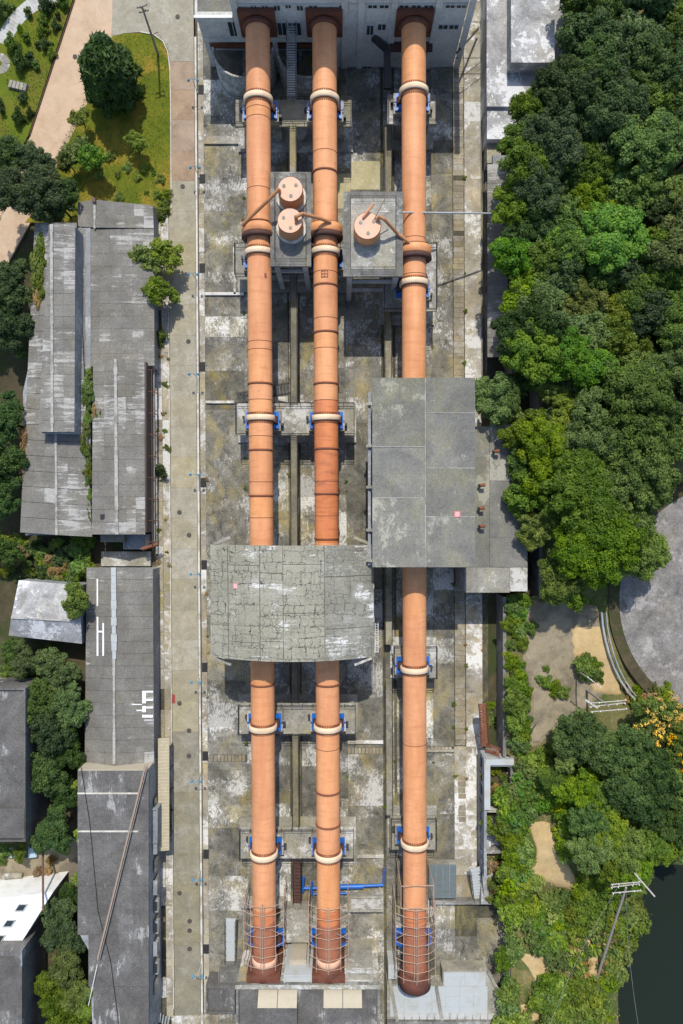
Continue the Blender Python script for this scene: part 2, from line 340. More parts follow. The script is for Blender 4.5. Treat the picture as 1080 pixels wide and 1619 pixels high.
# lime-stained strip by the kerb and the pale strips at the trench
for (c0, c1, m, y0, y1) in ((317.5, 326, 'verge', -50, 1600), (736, 762, 'yard_pale', -50, 1180)):
    y = y0
    while y < y1:
        h = rs.uniform(30, 70)
        MB().prism(quadpx(c0, y, c1, y + h, 0, .012), -.12, rs.uniform(-.01, .012)).build('slab', M[m], yard); y += h
for (c0, c1, y0, y1) in ((717, 752, 1180, 1425),):
    y = y0
    while y < y1:
        h = rs.uniform(40, 60); MB().prism(quadpx(c0, y, c1, y + h, 0, .012), -.12, rs.uniform(-.01, .01)).build('slab', M['yard_pale'], yard); y += h
# the long line of drain covers
cov = MB().prism(quadpx(717.5, -50, 735.5, 1178), -.3, -.02).build('covered_drain', M['base'])
tag(cov, 'long covered drain of small concrete slabs between the pale strips', 'drain')
y = -46
while y < 1176:
    h = rs.uniform(7.5, 10)
    if rs.random() > .04: MB().prism(quadpx(718.2 + rs.uniform(-.5, .5), y, 734.8 + rs.uniform(-.5, .5), y + h, 0, .02), -.10, .03 + rs.uniform(-.02, .03)).build('cover_slab', M['cover'], cov)
    y += h
cov = MB().prism(quadpx(722, 1182, 737, 1310), -.3, -.005).build('broken_drain', M['base'])
tag(cov, 'broken covered drain with gaps beside the roofless block', 'drain')
y = 1184
while y < 1306:
    h = rs.uniform(8, 11)
    if rs.random() > .2: MB().prism(quadpx(723 + rs.uniform(-1, 1), y, 735 + rs.uniform(-1, 1), y + h, 0, .05), -.10, .05 + rs.uniform(-.02, .03)).build('cover_slab', M['cover'], cov)
    y += h
# cross rows of drain covers
for n, (x0, x1, y0) in enumerate(((330, 388, 1193), (548, 606, 1181), (674, 716, 1180))):
    c = MB().prism(quadpx(x0, y0, x1, y0 + 11), -.3, .012).build('cross_drain', M['base'])
    tag(c, ('cross drain of narrow slabs running from the kerb to the first kiln', 'cross drain of narrow slabs between the second kiln and its walkway', 'cross drain of narrow slabs right of the lone third kiln')[n], 'drain')
    x = x0
    while x < x1 - 4:
        MB().prism(quadpx(x, y0 + .5, x + 5.2, y0 + 10.5, 0, .03), -.1, .05 + rs.uniform(-.02, .02)).build('cover_slab', M['cover'], c); x += 5.6
# dark trench right of the pale strip
tr = thing('drain_trench', 'narrow dark concrete drain trench beside the wooded slope', 'trench', G(766, 300))
for a, b in ((761.6, 763), (768.6, 770)): MB().prism(quadpx(a, -50, b, 600), -.4, .22).build('kerb', M['wall_dark'], tr)
MB().prism(quadpx(763, -50, 768.6, 600), -.44, -.40).build('bed', M['soil'], tr)
# ---- road
MB().prism(quadpx(268, -60, 314, 1640), -.5, -.05).build('road', M['base'], kind='structure')
road = bpy.data.objects['road']
y = -50
while y < 1600:
    h = 48 * rs.uniform(.97, 1.03)
    MB().prism(quadpx(270.5, y, 312, y + h, 0, .012), -.12, rs.uniform(-.004, .006)).build('road_slab', M['road_pink'] if y + h < 292 else M['road'] if y < 1150 else M['road_low'], road)
    y += h
kb = thing('kerb_wall', 'low white painted kerb running along the road and the kiln yard', 'kerb', G(314.5, 810))
y = 60
while y < 1600:
    h = rs.uniform(36, 60)
    MB().prism(quadpx(313, y, 316.3, y + h, 0, .01), -.1, .30 + rs.uniform(-.02, .02)).build('kerbstone', M['kerb'], kb); y += h
# left verge pavement
MB().prism(quadpx(240, 335, 268, 1640), -.5, -.06).build('pavement', M['base'], kind='structure')
pv = bpy.data.objects['pavement']
y = 340
while y < 1610:
    h = rs.uniform(24, 60)
    for a, b in ((247, 258), (258, 269)):
        if rs.random() > .08: MB().prism(quadpx(a, y, b, y + h, 0, .02), -.12, .06 + rs.uniform(-.02, .02)).build('paving_slab', M['verge'], pv)
    y += h
y = 345
while y < 1590:
    h = rs.uniform(18, 30)
    MB().prism(quadpx(268.6, y, 270.2, y + h, 0, .02), -.1, .13).build('kerbstone', M['kerb'], pv); y += h
# ---- top-left: tan path, lawn, grass island
def poly(pts, z0, z1, name, mat, kind='structure'): return MB().prism([P(x, y, 0)[:2] for x, y in pts], z0, z1).build(name, M[mat], kind=kind)
poly([(126, -60), (300, -60), (300, 20), (268, 60), (264, 40), (240, 47), (200, 52), (178, 56), (172, 90), (140, 160), (100, 245), (60, 330), (0, 440), (-80, 560), (-120, 520), (-60, 440), (48, 216), (119, 0)], -.4, .01, 'tan_path', 'path_tan')
poly([(178, -60), (306, -60), (306, 97), (269, 98), (266, 78), (256, 62), (240, 53), (222, 51), (196, 53), (176, 58), (178, 20)], -.2, .03, 'road_loop', 'road')
poly([(-200, -80), (115, -80), (115, 0), (45, 214), (-100, 470), (-200, 600)], -.4, .03, 'lawn', 'lawn')
poly([(178, 57), (200, 53.5), (224, 52.5), (243, 56), (257, 67), (264, 82), (268, 110), (269.5, 200), (269.5, 340), (262, 352), (120, 352), (40, 352), (58, 330), (98, 247), (140, 160), (172, 92)], -.4, .06, 'grass_island', 'island')
k = thing('path_kerb', 'thin brown kerb between the lawn and the tan path', 'kerb', P(80, 110))
for i in range(14):
    t0, t1 = i / 14, (i + .97) / 14
    a, b = P(118.5 - 71 * t0, 215 * t0), P(118.5 - 71 * t1, 215 * t1)
    MB().beam(a + Vector((0, 0, .06)), b + Vector((0, 0, .06)), .16, .24).build('kerbstone', M['rust_dark'], k)
k = thing('island_kerb', 'pale curved kerb round the grass island', 'kerb', P(268, 120))
pts = [(222, 51.5), (243, 55), (258, 66), (265.5, 82), (269, 110), (270.4, 160), (270.6, 210), (270.8, 260), (271, 300), (271, 330)]
for a, b in zip(pts[:-1], pts[1:]): MB().beam(P(*a) + Vector((0, 0, .06)), P(*b) + Vector((0, 0, .06)), .14, .22).build('kerbstone', M['kerb'], k)
# white curved garden path and little round plaza
def ringstrip(cx, cy, r0, r1, a0, a1, n, name, mat, z, parentname):
    c = thing(parentname[0], parentname[1], 'path', P(cx, cy)); c['kind'] = 'structure'
    for i in range(n):
        t0, t1 = a0 + (a1 - a0) * i / n, a0 + (a1 - a0) * (i + .96) / n
        q = [(cx + r * math.cos(a), cy + r * math.sin(a)) for r, a in ((r0, t0), (r1, t0), (r1, t1), (r0, t1))]
        MB().prism([P(x, yy)[:2] for x, yy in q], 0, z + rs.uniform(-.01, .01)).build(name, M[mat], c)
ringstrip(121, 112, 113, 136, rad(200), rad(262), 24, 'paving_slab', 'garden', .06, ('garden_path', 'pale curved garden path of wedge slabs on the lawn'))
ringstrip(0, 101, 4, 16.5, 0, rad(358), 18, 'paving_slab', 'pier', .07, ('round_plaza', 'small round paved spot on the lawn beside the curved path'))
b = thing('stone_bench', 'pale stone slab bench lying on the lawn', 'bench', P(30, 137.5))
for i in range(5):
    c = P(19 + i * 5.6, 135 + i * 1.35); MB().cbox((c.x, c.y, .10), .5, 1.15, .40, rad(-14)).build('plank', M['pier'], b)
MB().cbox((P(30, 137.7).x, P(30, 137.7).y, 0), 3.1, 1.35, .12, rad(-14)).build('base', M['wall_dark'], b)
# manhole covers
mb = MB().cyl((0, 0, 0), (0, 0, .03), .37, n=20); mb.cyl((0, 0, .03), (0, 0, .045), .27, n=16)
mme = mb.mesh('manhole', M['iron'])
for x, y in ((289, 295), (298, 540), (284, 810), (299, 846), (284, 1112), (299, 1155), (299, 1195), (284, 1412), (300, 1456), (300, 1471), (300, 1500), (281, 27), (119, 90)):
    z = .02 if y > 100 else .05
    tag(link('manhole_cover', mme, None, P(x, y, 0) + Vector((0, 0, z))), 'round dark manhole cover set in the pale road' if x > 130 else 'round manhole cover set in the tan path', 'manhole', 'manhole covers in the road' if x > 130 else None)
MB().prism([P(272.5, 1098)[:2], P(277, 1098)[:2], P(277, 1112)[:2], P(272.5, 1112)[:2]], .008, .016).build('red_mark', plain('red_road_paint', (.30, .05, .05), .8), road)
# drain gratings by the kerb
gm = MB().box(-.45, .45, -.75, .75, 0, .04)
for i in range(6): gm.box(-.40, .40, -.62 + i * .22, -.52 + i * .22, .04, .07)
gme = gm.mesh('grating', M['soil'])
for x, y in ((316, 283), (316, 424), (316, 580), (318, 763), (319, 893), (320, 1055), (321, 1195), (322, 1350), (322, 1500), (314, 142)):
    tag(link('drain_grating', gme, None, P(x + 4, y, 0) + Vector((0, 0, .02))), 'dark iron drain grating in the strip behind the white kerb', 'drain', 'drain gratings behind the kerb')
# double-headed blue street lamps on the kerb
def lamp_meshes():
    a = MB().cyl((0, 0, 0), (0, 0, .25), .13, n=10).cyl((0, 0, .25), (0, 0, 3.5), .06, .045, n=8)
    b = MB().path([(-.75, 0, 3.35), (-.35, 0, 3.55), (.35, 0, 3.55), (.75, 0, 3.35)], .035, n=6)
    c = MB().cyl((0, 0, .0), (0, 0, .16), .22, .20, n=12).cyl((0, 0, .16), (0, 0, .28), .20, .06, n=12)
    return a.mesh('pole', M['kerb']), b.mesh('arm', M['lampblue']), c.mesh('lamp_head', M['lampblue'])
LM = lamp_meshes()
for x, y in ((312, 147), (315, 281), (312, 445), (313, 598), (315, 752), (315.5, 905), (316.5, 1071), (317, 1223), (318, 1374), (319, 1522)):
    p = P(x, y, 0); p.z = 0
    r = thing('street_lamp', 'slim blue street lamp with two heads on the white kerb', 'street lamp', p, 'blue street lamps along the kerb')
    for nme, me, off in (('pole', LM[0], (0, 0, 0)), ('arm', LM[1], (0, 0, 0)), ('lamp_head', LM[2], (-.72, 0, 3.12)), ('lamp_head', LM[2], (.72, 0, 3.12))): link(nme, me, r, p + Vector(off))

# ================================================================ hillside on the right
def bound(py):     # ground pixel x of the foot of the hillside
    pts = [(-120, 905), (236, 905), (242, 801), (598, 801), (604, 842), (936, 842), (942, 788), (1176, 788), (1182, 800), (1440, 800), (1446, 800), (1800, 806)]
    for (y0, x0), (y1, x1) in zip(pts[:-1], pts[1:]):
        if y0 <= py <= y1: return x0 + (x1 - x0) * (py - y0) / (y1 - y0)
    return 905
def hz(x, y):
    px, py = 540 + x * F / H, 809.5 - y * F / H
    z = 4.3 + 1.1 * (mnoise.noise((x * .05, y * .05, 3.1))) + .35 * mnoise.noise((x * .25, y * .25, 1.7))
    # dips to the pond at the lower right
    d = min(1, max(0, (py - 1250) / 160)) * min(1, max(0, (px - 930 - max(0, 1500 - py) * .25) / 70))
    z = z * (1 - d) + (-1.2) * d
    if py > 1330: z -= min(1.5, (py - 1330) * .02) * (1 - d)
    e = min(1, max(0, (px - bound(py)) / 12))
    return z
rows = list(np.arange(-95, 1790, 14.0)); rows = sorted(set(rows + [236, 242, 598, 604, 936, 942, 1176, 1182, 1440, 1446]))
vs, fs = [], []; NC = 46
for j, py in enumerate(rows):
    g0 = P(bound(py), py); x1 = 150.0
    for i in range(NC):
        u = (i / (NC - 1)) ** 1.6; x = g0.x + (x1 - g0.x) * u; vs.append((x, g0.y, hz(x, g0.y)))
for j in range(len(rows) - 1):
    for i in range(NC - 1): a = j * NC + i; fs.append((a, a + NC, a + NC + 1, a + 1))
MB().add(vs, fs, True).build('hillside', M['hill'], kind='structure')
def HP(px, py, dz=0.0):   # pixel -> point on the hillside
    z = 3.5
    for _ in range(6): p = P(px, py, z); z = hz(p.x, p.y) + dz
    return P(px, py, z)
def drape(pts, name, mat, lift=.10, n=9):
    c = (sum(p[0] for p in pts) / len(pts), sum(p[1] for p in pts) / len(pts))
    dense = []
    for (ax, ay), (bx, by) in zip(pts, pts[1:] + pts[:1]):
        for i in range(5): dense.append((ax + (bx - ax) * i / 5 + rs.uniform(-2.2, 2.2), ay + (by - ay) * i / 5 + rs.uniform(-2.2, 2.2)))
    vs, fs = [], []; m = len(dense)
    for k in range(n):
        for (x, y) in dense:
            t = (k + 1) / n; p = HP(c[0] + (x - c[0]) * t, c[1] + (y - c[1]) * t); vs.append((p.x, p.y, p.z + lift * (1 if k < n - 1 else -.6)))
    cp = HP(*c); vs.append((cp.x, cp.y, cp.z + lift))
    for k in range(n - 1):
        for i in range(m): j = (i + 1) % m; fs.append((k * m + i, (k + 1) * m + i, (k + 1) * m + j, k * m + j))
    for i in range(m): fs.append((len(vs) - 1, i, (i + 1) % m))
    return MB().add(vs, fs, True).build(name, M[mat], kind='structure')
drape([(832, 945), (945, 955), (965, 1010), (975, 1080), (930, 1120), (880, 1150), (845, 1185), (824, 1170), (838, 1110), (826, 1040)], 'dusty_terrace', 'dirt_grey', n=14)
drape([(900, 990), (950, 985), (975, 1060), (985, 1100), (940, 1100), (905, 1040)], 'dirt_patch', 'dirt', .22)
drape([(835, 1295), (868, 1298), (885, 1345), (915, 1395), (905, 1410), (850, 1392), (832, 1385), (848, 1350)], 'dirt_patch', 'dirt', .18)
drape([(905, 1480), (945, 1485), (950, 1540), (930, 1548), (895, 1540)], 'dirt_patch', 'dirt', .18)
drape([(815, 1505), (870, 1510), (868, 1545), (850, 1560), (835, 1530)], 'dirt_patch', 'dirt', .18)
drape([(842, 1085), (875, 1090), (880, 1150), (850, 1178), (828, 1175), (840, 1130)], 'dirt_patch', 'dirt_grey', .25)
drape([(820, 1590), (850, 1580), (855, 1612), (830, 1615)], 'dirt_patch', 'dirt', .18)
# round grey yard
vs = [HP(1165, 950, .4)]; zc = vs[0].z + .2; c = P(1165, 950, zc); rr = 186 * (H - zc) / F
MB().cyl((c.x, c.y, zc - 2.5), (c.x, c.y, zc), rr, n=72, smooth=False).build('paved_yard', M['bigyard'], kind='structure')
mb = MB(); mb.lathe((c.x, c.y, zc - 1.2), (0, 0, 1), [(0, rr + .05), (1.25, rr + .05), (1.25, rr + 1.7), (0, rr + 1.9)], n=72, smooth=False); mb.build('paved_yard_edge', M['rust_dark'], kind='structure')
bpy.data.objects['paved_yard_edge'].data.materials[0] = M['earth']
# pond
MB().add([(P(930, 1300).x, P(0, 1800).y, .2), (170, P(0, 1800).y, .2), (170, P(0, 1330).y, .2), (P(930, 1300).x, P(0, 1330).y, .2)], [(0, 1, 2, 3)]).build('pond_water', M['water'], kind='structure')

# low pale ledges across the yard
for i, (a, b, c, d) in enumerate(((327, 217, 388, 229), (327, 463, 388, 467.5), (327, 634, 372, 638), (372, 392, 375.5, 466), (378, 1426, 398, 1434), (562, 1350, 604, 1355), (548, 1170, 604, 1175), (652, 1184, 716, 1188))):
    o = MB().prism(quadpx(a, b, c, d), -.1, .32).build('low_ledge', M['yard_pale'])
    tag(o, 'low pale concrete ledge edging a slab of the kiln yard', 'ledge', 'low ledges in the kiln yard')

# ================================================================ the three kilns
KL = {1: ((-12.18, 63.8), (-11.79, -56.9)), 2: ((-2.47, 63.8), (-1.99, -56.9)), 3: ((10.55, 63.8), (11.16, -56.9))}
ZK = lambda Y: 8.0 + .036 * Y
def kx(k, Y): (xa, ya), (xb, yb) = KL[k]; return xa + (xb - xa) * (Y - ya) / (yb - ya)
def kp(k, Y): return Vector((kx(k, Y), Y, ZK(Y)))
def kY(py, r=1.78):                     # world Y of a ring whose crown shows at photo row py
    Y = 0.0
    for _ in range(8): Y = (809.5 - py) * (H - ZK(Y) - r) / F
    return Y
KR = 1.78
def ring(k, Y, length, r, r_in=1.6, n=56):
    c = kp(k, Y); d = (kp(k, Y + 1) - c).normalized(); h = length / 2; b = min(.08, h * .4)
    return MB().lathe(c, d, [(-h, r_in), (-h, r - b), (-h + b, r), (h - b, r), (h, r - b), (h, r_in)], n)
TYRES = {1: [145, 392, 658, 1156, 1360], 2: [145, 391, 658, 1156, 1361], 3: [132, 441, 1062, 1343]}
GEAR = {1: 360, 2: 360, 3: 394}
ENDY = {1: (71.6, kY(1531)), 2: (71.6, kY(1531)), 3: (71.6, kY(1546))}
BANDS = {1: [(604, 1), (710, 1), (783, 1), (1085, 1), (293, 0), (345, 0), (537, 0), (550, 0), (630, 0), (688, 0), (761, 0), (818, 0), (165, 0), (180, 0)],
         2: [(234, 0), (265, 1), (447, 1), (522, 1), (604, 1), (708, 1), (780, 1), (852, 1), (1085, 1), (1257, 1), (1310, 1), (426, 0), (500, 0), (548, 0), (631, 0), (760, 0), (815, 0), (1187, 0)],
         3: [(372, 0), (430, 0), (1180, 0), (145, 0)]}
RUSTY = {2: (632, 858)}
KLAB = {1: 'orange rotary kiln nearest the road, its gear ring partly hidden by twin tanks', 2: 'middle orange rotary kiln with a long rustier stretch', 3: 'lone orange rotary kiln passing under the flat roof'}
for k in (1, 2, 3):
    y1, y0 = ENDY[k]
    o = thing('rotary_kiln', KLAB[k], 'rotary kiln', (kx(k, 0), 0, 0))
    cuts = sorted({y1, y0} | {kY(b) for b, _ in BANDS[k]} | {kY(t) for t in TYRES[k]} | {kY(1442), kY(1466)} | ({kY(632), kY(858)} if k == 2 else set()) | {kY(980)}, reverse=True)
    cuts = [c for i, c in enumerate(cuts) if i == 0 or cuts[i - 1] - c > .35 or c == y0]
    for a, b in zip(cuts[:-1], cuts[1:]):
        c0, c1 = kp(k, b), kp(k, a); L = (c1 - c0).length; mb = MB()
        mid = (a + b) / 2; m = 'kiln'
        if k == 2 and kY(858) <= mid <= kY(632): m = 'kiln_rust'
        if mid < kY(1442): m = 'kiln_rust'
        if mid < kY(1466): m = 'kiln_end'
        mb.lathe(c0, c1 - c0, [(0, KR), (L, KR)], 72)
        mb.build('shell_section', M[m], o)
    for b, big in BANDS[k]:
        if big: ring(k, kY(b), .30, KR + .14, KR - .1).build('stiffening_ring', M['rust'], o)
        else: ring(k, kY(b), .10, KR + .03, KR - .1).build('weld_seam', M['rust'], o)
    for t in TYRES[k]:
        Y = kY(t, 2.13); ring(k, Y, .80, 2.14, 1.9).build('tyre', M['cream'], o)
        mb = MB()                                         # filler blocks under the tyre
        c = kp(k, Y); d = (kp(k, Y + 1) - c).normalized(); u = Vector((1, 0, 0)); w = d.cross(u)
        for i in range(44):
            a = 2 * math.pi * i / 44; e = u * math.cos(a) + w * math.sin(a); tt = d.cross(e) * .075
            p = c + e * KR; q = c + e * (KR + .13); L = d * .78
            mb.hexa([p - tt - L, p + tt - L, p + tt + L, p - tt + L, q - tt - L, q + tt - L, q + tt + L, q - tt + L])
        ch = mb.build('filler_bars', M['rust'], o)
        ch['kind'] = 'stuff'
    Y = kY(GEAR[k], 2.5)
    ring(k, Y + .55, 1.25, 2.52, 1.9).build('gear_guard', M['kiln'], o)
    ring(k, Y - .42, .62, 2.60, 1.9).build('girth_gear', M['rust_dark'], o)
    ring(k, Y + 1.35, .12, 2.2, 1.7).build('guard_lip', M['rust'], o)
    if k == 2:
        p = kp(2, kY(433)) + Vector((-.1, 0, KR)); mb = MB()
        for dx in (-.45, 0, .45): mb.box(p.x + dx - .05, p.x + dx + .05, p.y - .5, p.y + .5, p.z - .3, p.z + .06 - abs(dx) * .12)
        for dy in (-.42, 0, .42): mb.box(p.x - .45, p.x + .45, p.y + dy - .05, p.y + dy + .05, p.z - .3, p.z + .03)
        mb.build('hatch', M['rust'], o)
    if k == 1:
        p = kp(1, kY(434)) + Vector((.9, 0, KR - .35)); MB().cbox((p.x, p.y, p.z - .1), .55, .6, .22).build('hatch', M['rust'], o)
    # burner-end flare and ring
    ring(k, y0 + .35, .9, KR + .16, 1.4).build('end_ring', M['tank'] if k < 3 else M['rust'], o)
    c = kp(k, y0); d = (kp(k, y0 - 1) - c).normalized()
    MB().lathe(c, d, [(-.1, KR - .1), (.0, KR + .1), (.5, 2.3), (2.3, 2.42), (2.3, 1.0)], 48).build('end_hood', M['hood'], o)
    if k < 3: MB().box(c.x - 2.5, c.x + 2.5, -70.55, y0 - .75, -.1, c.z + 2.25).build('hood_box', M['hood'], o)
    # square inlet hood against the hall
    c = kp(k, 70.6); q = MB(); q.box(c.x - 2.65, c.x + 2.65, 70.9, 71.55, c.z - 2.5, c.z + 2.6)
    q.build('inlet_hood', M['hood'], o)
    ring(k, 70.55, .7, 2.15, 1.5).build('inlet_seal', M['hood'], o)

# ================================================================ piers with roller stands
def railing(mb, pts, z, h=1.05, post=1.6, r=.045, close=False):
    pts = [Vector((p[0], p[1], z if len(p) < 3 else p[2])) for p in pts]
    if close: pts.append(pts[0])
    for a, b in zip(pts[:-1], pts[1:]):
        n = max(1, int((b - a).length / post))
        for i in range(n + 1):
            p = a + (b - a) * i / n; mb.cyl(p, p + Vector((0, 0, h)), r, n=5)
        for hh in (h, h * .55): mb.cyl(a + Vector((0, 0, hh)), b + Vector((0, 0, hh)), r, n=5)
    return mb
def roller_mesh():
    body = MB()                              # blue bearing frame open towards the kiln
    for s in (-1, 1):
        body.box(-.45, .45, s * .95 - .30, s * .95 + .30, .30, .75)
        body.cyl((-.05, s * .95 - .34, .78), (-.05, s * .95 + .34, .78), .30, n=14)
    body.box(.42, .72, -1.25, 1.25, .28, .62)
    body.cyl((.55, 0, .62), (.95, 0, .62), .09, n=8)
    bed = MB().box(-.65, .95, -1.55, 1.55, -.9, .28)
    rol = MB().cyl((-.05, -.48, .80), (-.05, .48, .80), .62, n=24)
    bolt = MB().box(.95, 1.35, -.75, -.35, -.9, .05)
    return body.mesh('bearing_frame', M['blue']), bed.mesh('bed', M['pier']), rol.mesh('roller', M['rust_dark']), bolt.mesh('drive_box', M['steel'])
RM = roller_mesh(); PZ = {}
def rollers(k, t):
    Y = kY(t, 2.13); c = kp(k, Y)
    for s in (-1, 1):
        p = Vector((c.x + s * 1.80, Y, c.z - 2.95))
        r = thing('roller_stand', 'blue roller bearing stand beside a cream kiln tyre', 'roller stand', p, 'blue roller stands under the kiln tyres')
        for n, me in zip(('bearing_frame', 'bed', 'roller', 'drive_box'), RM):
            ch = link(n, me, r, p)
            ch.rotation_euler = (0, 0, math.pi if s < 0 else 0)
def pier(x0, x1, py0, py1, z, label, legs=None, gap=None, group=None, rail=True):
    """concrete pier: px extents of the deck at its own height"""
    a0, a1, b0, b1 = R(x0, py0, x1, py1, z)
    o = thing('kiln_pier', label, 'pier', ((a0 + a1) / 2, (b0 + b1) / 2, 0), group)
    MB().box(a0, a1, b0, b1, z - .35, z).build('deck', M['pier'], o)
    e = .7; MB().box(a0 - e + .4, a1 + e - .4, b0 - e, b1 + e, -.1, .35).build('plinth', M['pier'], o)
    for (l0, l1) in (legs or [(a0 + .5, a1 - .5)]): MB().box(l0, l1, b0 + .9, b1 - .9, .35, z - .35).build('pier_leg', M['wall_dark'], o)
    if rail:
        mb = MB(); e = .12
        railing(mb, [(a0 + e, b0 + e), (a1 - e, b0 + e), (a1 - e, b1 - e), (a0 + e, b1 - e)], z, close=True); mb.build('railing', M['rail'], o)
    return o, (a0, a1, b0, b1)
for k in (1, 2, 3):
    for t in TYRES[k]: rollers(k, t)
def pz(t): return ZK(kY(t, 2.1)) - 3.85
def twin_legs(z, *ks):
    return [(kx(k, 0) - 2.6, kx(k, 0) + 2.6) for k in ks]
pier(371, 556, 158, 200, pz(145), 'concrete pier spanning both twin kilns below the hall with the tall facade', twin_legs(0, 1, 2))
pier(613, 690, 150, 196, pz(132), 'small concrete pier carrying the lone kiln close to the tall facade', twin_legs(0, 3))
pier(371, 556, 386, 437, pz(392), 'concrete pier under the twin kilns below the gear rings', twin_legs(0, 1, 2))
pier(606, 691, 386, 492, pz(441), 'long concrete pier under the gear ring of the lone kiln', twin_legs(0, 3))
pier(373, 561, 637, 688, pz(658), 'wide pier under the twin kilns with a sloping steel stair beside it', twin_legs(0, 1, 2))
pier(377, 563, 1112, 1160, pz(1156), 'concrete pier under the twin kilns just past the cracked curved roof', twin_legs(0, 1, 2))
pier(622, 691, 1020, 1072, pz(1062), 'concrete pier under the lone kiln in the open past the flat roof', twin_legs(0, 3))
pier(379, 560, 1308, 1357, pz(1360), 'concrete pier under the twin kilns before the scaffold cages', twin_legs(0, 1, 2))
pier(617, 690, 1290, 1343, pz(1343), 'concrete pier under the lone kiln beside the glass roofed pit', twin_legs(0, 3))

# ---- walkways between the piers
def walkway(pxa, pya, za, pxb, pyb, zb, w, label, rail=True):
    a, b = P(pxa, pya, za), P(pxb, pyb, zb)
    o = thing('walkway', label, 'walkway', ((a.x + b.x) / 2, (a.y + b.y) / 2, 0))
    MB().beam(a - Vector((0, 0, .15)), b - Vector((0, 0, .15)), w, .3).build('deck', M['walk'], o)
    L = (b - a).length; n = max(2, int(L / 9))
    for i in range(n):
        p = a + (b - a) * (i + .5) / n; MB().box(p.x - .35, p.x + .35, p.y - .35, p.y + .35, -.1, p.z - .3).build('post', M['wall_dark'], o)
    if rail:
        for s in (-1, 1):
            off = Vector((s * (w / 2 - .05), 0, 0)); mb = MB(); railing(mb, [a + off, b + off], 0, 1.0, 1.8, .028); mb.build('railing', M['rail'], o)
    return o
walkway(463, 201, pz(145) - .02, 464, 392, pz(392) + .5, 1.1, 'raised concrete walkway between the twin kilns up to the tank tower')
walkway(464.5, 438, pz(392) - .02, 465, 640, pz(658) + .02, 1.1, 'raised concrete walkway between the twin kilns leading from the tank tower to the steel stair')
walkway(465, 689, pz(658) - .02, 466.5, 1110, pz(1156) + .02, 1.1, 'raised concrete walkway between the twin kilns running under the cracked curved roof')
walkway(467, 1161, pz(1156) - .02, 468, 1307, pz(1360) + .02, 1.1, 'raised concrete walkway between the twin kilns leading to the scaffold cage pier')
walkway(613.5, 197, 3.2, 614, 385, 3.0, 1.15, 'narrow raised walkway beside the lone kiln near the single tank')
walkway(613.5, 493, 2.6, 614.5, 1019, 2.2, 1.15, 'narrow raised walkway passing beside the flat roofed shelter')
walkway(614.5, 1073, 2.0, 615.5, 1289, 1.8, 1.15, 'narrow raised walkway beside the lone kiln towards the glass roofed pit')
# ---- stairs
def stair(pa, pb, w, n, name, label, mat='steel', rail='rail', solid=False, cat='stair'):
    a, b = Vector(pa), Vector(pb); o = thing(name, label, cat, (b.x, b.y, min(a.z, b.z)) if True else a)
    d = Vector((b.x - a.x, b.y - a.y, 0)); L = d.length; d.normalize(); s = Vector((-d.y, d.x, 0))
    for i in range(n):
        t = (i + .5) / n; p = a + (b - a) * t; q = MB(); hl = L / n * (.5 if solid else .36)
        th = .05 if not solid else .22
        pts = [p - d * hl - s * w / 2, p + d * hl - s * w / 2, p + d * hl + s * w / 2, p - d * hl + s * w / 2]
        q.hexa([x - Vector((0, 0, th)) for x in pts] + pts); q.build('tread', M[mat], o)
    for e in (-1, 1):
        MB().beam(a + s * e * (w / 2 + .05) - Vector((0, 0, .15)), b + s * e * (w / 2 + .05) - Vector((0, 0, .15)), .07, .3).build('stringer', M[mat], o)
        if rail: mb = MB(); railing(mb, [a + s * e * (w / 2 + .05), b + s * e * (w / 2 + .05)], 0, .95, 1.2, .028); mb.build('handrail', M[rail], o)
    return o
stair(P(461, 40, 9.6), P(461, 158, pz(145) + .05), 1.3, 30, 'steel_stair', 'long grey steel stair from the hall facade down between the twin kilns', 'grey_steel')
stair(P(458, 614, 3.6), P(376, 631, .1), 1.5, 16, 'steel_stair', 'dark steel stair passing under the first kiln from the walkway')
stair(P(469.5, 1362, 2.0), P(470, 1432, .6), 1.15, 13, 'steel_stair', 'short dark stair between the twin kilns before the cages', 'rust_dark')
stair(P(365, 1453, 2.2), P(365, 1532, .1), 1.5, 18, 'concrete_stair', 'pale concrete steps left of the first scaffold cage', 'pale_sheet', 'rail', True)
stair(P(751, 1373, 2.6), P(757, 1424, .1), 1.5, 11, 'concrete_stair', 'pale steps descending beside the overgrown ruin', 'pale_sheet', 'rail', True)
stair(P(763, 1112, 5.0), P(767, 1180, 2.4), 1.1, 17, 'brown_stair', 'narrow red brown stair against the slope', 'rust', 'rust')
stair(P(769, 1181, 2.6), P(790, 1189, 4.2), 1.0, 7, 'brown_stair', 'short red brown landing stair above the roofless block', 'rust', 'rust')

